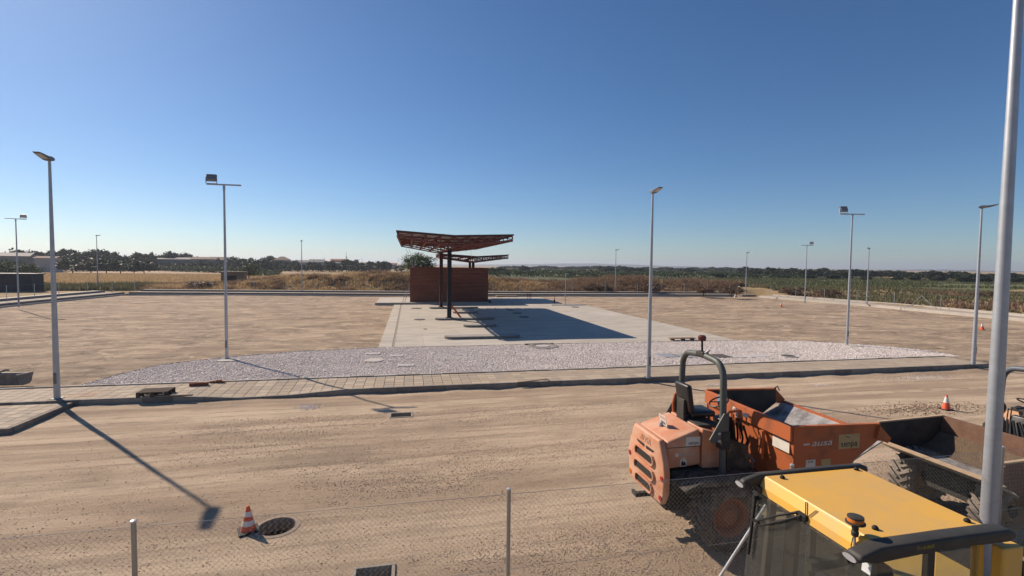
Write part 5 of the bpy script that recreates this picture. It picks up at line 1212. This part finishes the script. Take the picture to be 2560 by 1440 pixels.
n_.links.new(fr_.outputs[0], mx_.inputs[0]); n_.links.new(t_.outputs[0], mx_.inputs[1]); n_.links.new(g_.outputs[0], mx_.inputs[2]); df_ = n_.nodes.new('ShaderNodeBsdfDiffuse'); df_.inputs[0].default_value = (.5,.48,.43,1); m2_ = n_.nodes.new('ShaderNodeMixShader'); m2_.inputs[0].default_value = .03
n_.links.new(mx_.outputs[0], m2_.inputs[1]); n_.links.new(df_.outputs[0], m2_.inputs[2]); n_.links.new(m2_.outputs[0], n_.nodes['Material Output'].inputs[0])
ZT = 2.65
a_, b_, c_, d_ = P(1910,1192,ZT), P(2135,1168,ZT), P(2470,1316,ZT), P(2178,1343,ZT)
YX0, YX1 = (a_.x+d_.x)/2, (b_.x+c_.x)/2; YY0, YY1 = (c_.y+d_.y)/2, (a_.y+b_.y)/2
yo = thing('yellow_loader', 'yellow construction machine cab with black trimmed roof in the foreground', 'loader', (YX0, (YY0+YY1)/2, yh(5,4.4)))
hw = (YY1-YY0)/2; Lr = YX1-YX0
ro = MB().prism([(-.0,ZT),(Lr+.02,ZT),(Lr+.06,ZT-.12),(-.06,ZT-.12)], 'y', -hw, hw).build('roof', yel, yo, bevel=.012)
MB().prism([(-.065,ZT-.115),(-.015,ZT-.012),(-.02,ZT-.115),(-.055,ZT-.2),(-.075,ZT-.2)], 'y', -hw+.0, hw-.0).build('visor', yel, ro, bevel=.004)
# black roof trims with rounded rear ends
for s_, big in ((1, 0), (-1, 1)):
    y0 = s_*(hw+.004); yw = .16 if big else .09
    pts = [(-.30,ZT-.10),(-.28,ZT-.045),(-.05,ZT+.015),(Lr*.55,ZT+.028),(Lr+.10,ZT+.025),(Lr+.19,ZT-.01),(Lr+.20,ZT-.07),(Lr+.1,ZT-.10),(Lr*.5,ZT-.09),(-.1,ZT-.135)]
    tr = MB().prism(pts, 'y', min(y0, y0+s_*yw), max(y0, y0+s_*yw)).build('roof_trim', trim, ro, bevel=.025, seg=3, smooth=True, angle=50)
    # work lamp in the front end
    el = []
    for k in range(20):
        t = 2*math.pi*k/20; el.append((s_*(hw+.06)+math.cos(t)*.085, math.sin(t)*.034+ZT-.105))
    MB().prism(el, 'x', -.305, -.22).build('lamp_housing', trim, tr)
    MB().prism([(yc+(s_*(hw+.06)-yc)*.15, zc*.85+(ZT-.105)*.15) for yc, zc in el], 'x', -.312, -.3055).build('lamp_lens', M('work_lamp_lens', (.45,.46,.48), .2, .3), tr)
text('roof_lettering', 'TU AUBER', .045, M('letter_yellow', (.36,.27,.05), .6), ro, frame((.42,-hw-.167,ZT-.03), (1,0,0.02), (0,0,1)), .0015, .25)
for x, y in ((.16,hw-.10),(Lr-.07,hw-.06),(.2,-hw+.14),(Lr-.09,-hw+.08)):
    MB().lathe([(.028,0),(.030,.018),(.018,.035),(.001,.04)], 12, (x,y,ZT), cap=False).build('roof_bolt', black, ro, smooth=True)
MB().lathe([(.001,.012),(.017,.01),(.017,0)], 10, (-.058,hw-.14,ZT-.14), axis='x', cap=False).build('visor_screw', dark_fr, ro)
# beacon on bracket
bx_, by_ = -.07, -hw+.13
be = MB().tube([(bx_,by_-.02,ZT-.16),(bx_,by_-.02,ZT+.03)], .012, 8).build('beacon_stem', steel_galv, ro)
MB().lathe([(.03,ZT-.02),(.034,ZT+.02),(.026,ZT+.03),(.03,ZT+.05),(.028,ZT+.09),(.036,ZT+.10)], 14, (bx_,by_-.02,0)).build('beacon_socket', trim, be, smooth=True)
MB().lathe([(.055,ZT+.10),(.085,ZT+.105),(.085,ZT+.118),(.07,ZT+.122)], 20, (bx_,by_-.02,0)).build('beacon_base', trim, be, smooth=True)
MB().lathe([(.07,ZT+.122),(.07,ZT+.155),(.068,ZT+.158)], 20, (bx_,by_-.02,0)).build('beacon_lens', lamp_am, be, smooth=True)
MB().lathe([(.072,ZT+.158),(.070,ZT+.172),(.05,ZT+.178),(.001,ZT+.179)], 20, (bx_,by_-.02,0), cap=False).build('beacon_cap', trim, be, smooth=True)
MB().tube([(bx_-.02,by_-.02,ZT-.03),(bx_-.06,by_-.04,ZT-.10),(bx_-.03,by_-.03,ZT-.16)], .005, 5).build('beacon_wire', black, be)
# cab frame
cf = MB(); zf = 1.05
corner = [(.08, hw-.06), (.08,-hw+.06), (Lr-.02, hw-.03), (Lr-.02,-hw+.03)]
for i, (x, y) in enumerate(corner):
    MB().bar((x-(.10 if i < 2 else -.05), y*1.02, .95),(x, y, ZT-.125), .07, .09).build('cab_post', trim if i < 2 else yel, yo, bevel=.012)
MB().bar((Lr*.52,hw-.01,.95),(Lr*.52,hw-.01,ZT-.125),.05,.09).build('cab_post', trim, yo); MB().bar((Lr*.52,-hw+.01,.95),(Lr*.52,-hw+.01,ZT-.125),.05,.09).build('cab_post', trim, yo)
for y in (hw-.02, -hw+.02): MB().bar((-.1,y,ZT-.16),(Lr,y,ZT-.16),.06,.07).build('cab_rail', trim, yo)
MB().bar((-.03,-hw,ZT-.17),(-.03,hw,ZT-.17),.05,.06).build('cab_rail', trim, yo)
# panes
MB().add([(-.075-.02,hw+.06,ZT-.2),(-.075-.02,-hw-.05,ZT-.2),(-.24,-hw-.05,.95),(-.24,hw+.06,.95),(-.085-.02,hw+.06,ZT-.2),(-.085-.02,-hw-.05,ZT-.2),(-.25,-hw-.05,.95),(-.25,hw+.06,.95)], [(0,1,2,3),(7,6,5,4),(0,4,5,1),(1,5,6,2),(2,6,7,3),(3,7,4,0)]).build('windscreen', gl, yo)
for y in (hw+.02, -hw-.026): MB().box((-.05,y,1.0),(Lr*.48,y+.006,ZT-.2)).build('side_window', gl, yo); MB().box((Lr*.56,y,1.0),(Lr-.06,y+.006,ZT-.2)).build('side_window', gl, yo)
MB().box((Lr+.02,-hw+.08,1.1),(Lr+.026,hw-.08,ZT-.2)).build('rear_window', gl, yo)
s = MB(); q_ = PX(2163, 1419, YX0-.135); cy_, cz_ = q_.y-(YY0+YY1)/2, q_.z; s.box((-.121,cy_-.045,cz_-.05),(-.117,cy_+.045,cz_+.05)); s.v = [(v[0]-(ZT-.2-v[2])*.1, v[1], v[2]) for v in s.v]; s.build('window_sticker', M('sticker_pale', (.62,.66,.66), .6), yo)
for y in (hw-.02, -hw+.1): MB().lathe([(.03,0),(.026,.03),(.001,.035)], 12, (-.13,y,ZT-.26), axis='x', cap=False).build('pane_fixing', black, yo)
# wiper: twin arms and blade
wx = lambda z: -.113-(ZT-.2-z)*.1
pv = [(-.10,.08,ZT-.13),(-.10,.02,ZT-.14)]; hubp = (wx(ZT-.50)-.03, hw-.10, ZT-.50)
wi = MB().tube([pv[0],(wx(ZT-.3)-.04,.28,ZT-.26),hubp], [.016,.012,.008], 6).tube([pv[1],(wx(ZT-.3)-.04,.24,ZT-.31),(hubp[0],hubp[1]-.02,hubp[2]-.05)], [.02,.014,.008], 6).build('wiper_arms', black, yo)
MB().bar((wx(ZT-.26)-.02,hw-.02,ZT-.24),(wx(ZT-1.0)-.02,hw-.02,ZT-.95),.022,.03).build('wiper_blade', black, wi)
MB().bar((hubp[0],hubp[1]-.03,hubp[2]),(hubp[0],hw-.0,hubp[2]-.02),.03,.03).build('wiper_hub', black, wi)
MB().cbox((-.075,.03,ZT-.15),(.06,.14,.07)).build('wiper_motor', black, yo, bevel=.015)
lp = [(-.085,-.02,ZT-.10),(-.09,-.02,ZT+.03),(-.09,-.045,ZT+.04),(-.085,-.045,ZT-.10)]; MB().tube(lp, .006, 5).build('grab_loop', black, ro)
# inside: seat, wheel, levers
MB().cbox((.55,0,1.25),(.5,.5,.14)).build('operator_seat', seat_m, yo, bevel=.05, seg=3, smooth=True); MB().cbox((.82,0,1.62),(.13,.48,.7)).build('seat_back', seat_m, yo, bevel=.05, seg=3, smooth=True)
MB().box((-.12,-hw+.01,.96),(Lr+.03,hw-.01,1.0)).build('cab_floor', dark_fr, yo)
MB().tube([(.1,0,1.0),(.22,0,1.62)], .045, 8).build('steering_column', seat_m, yo)
rt = Matrix.Rotation(R(30),3,'Y'); c0 = Vector((.23,0,1.65)); MB().tube([tuple(c0+rt @ Vector((.19*math.cos(t), .19*math.sin(t), 0))) for t in np.linspace(0, 2*math.pi, 21)], .016, 7, caps=False).build('steering_wheel', seat_m, yo)
MB().bar((-.0,.0,1.95),(Lr*.9,-.05,2.05),.08,.1).build('cab_crossbar', trim, yo)
MB().bar((.05,hw-.35,1.0),(.12,hw-.35,2.4),.16,.06).build('side_console', seat_m, yo)
# body below the cab
MB().box((-.35,-hw+.02,.55),(Lr+.9,hw-.02,.945)).build('cab_body', yel, yo, bevel=.03)
MB().box((-1.9,-.4,.5),(-.36,.4,1.0)).build('front_frame', dark_fr, yo, bevel=.02)
MB().box((Lr+.05,-hw+.05,.95),(Lr+1.3,hw-.05,1.45)).build('engine_cover', yel, yo, bevel=.05)
MB().box((Lr+.04,-hw-.16,1.2),(Lr+.30,-hw-.05,ZT-.16)).build('air_intake', yel, yo, bevel=.02)
MB().bar((Lr+.31,-hw-.13,ZT-.33),(Lr+.42,-hw-.16,ZT-.95),.05,.05).build('mirror_arm', trim, yo)
for x in (-1.2, Lr+.45):
    for s_ in (-1, 1): wheel(yo, x, s_*(hw-.05), .5, .36, yel, black)

# ================================================================== AIR
hz = bpy.data.materials.new('haze_air'); hz.use_nodes = True; n_ = hz.node_tree; n_.nodes.clear()
ov = n_.nodes.new('ShaderNodeOutputMaterial'); vv = n_.nodes.new('ShaderNodeVolumePrincipled'); vv.inputs['Color'].default_value = (.80,.88,1,1); vv.inputs['Density'].default_value = .00023; vv.inputs['Anisotropy'].default_value = .3
n_.links.new(vv.outputs[0], ov.inputs['Volume'])
tag(MB().box((-5600,-5200,-2.0),(5600,5800,62)).build('haze', hz), 'thin pale summer haze over the plain', 'haze', kind='stuff')

# ================================================================== which tree is which: place in its row
ORD = 'first second third fourth fifth sixth seventh eighth ninth tenth eleventh twelfth thirteenth fourteenth fifteenth sixteenth seventeenth eighteenth nineteenth twentieth'.split()
for gname in ('left tree row', 'lower left trees', 'village trees', 'village tree belt', 'bushes before the right tree line'):
    row = sorted([q for q in COL.objects if q.get('group') == gname and q.parent is None], key=lambda q: q.location.x/q.location.y)
    for q, w_ in zip(row, ORD): q['label'] = q['label']+', %s from the left' % w_
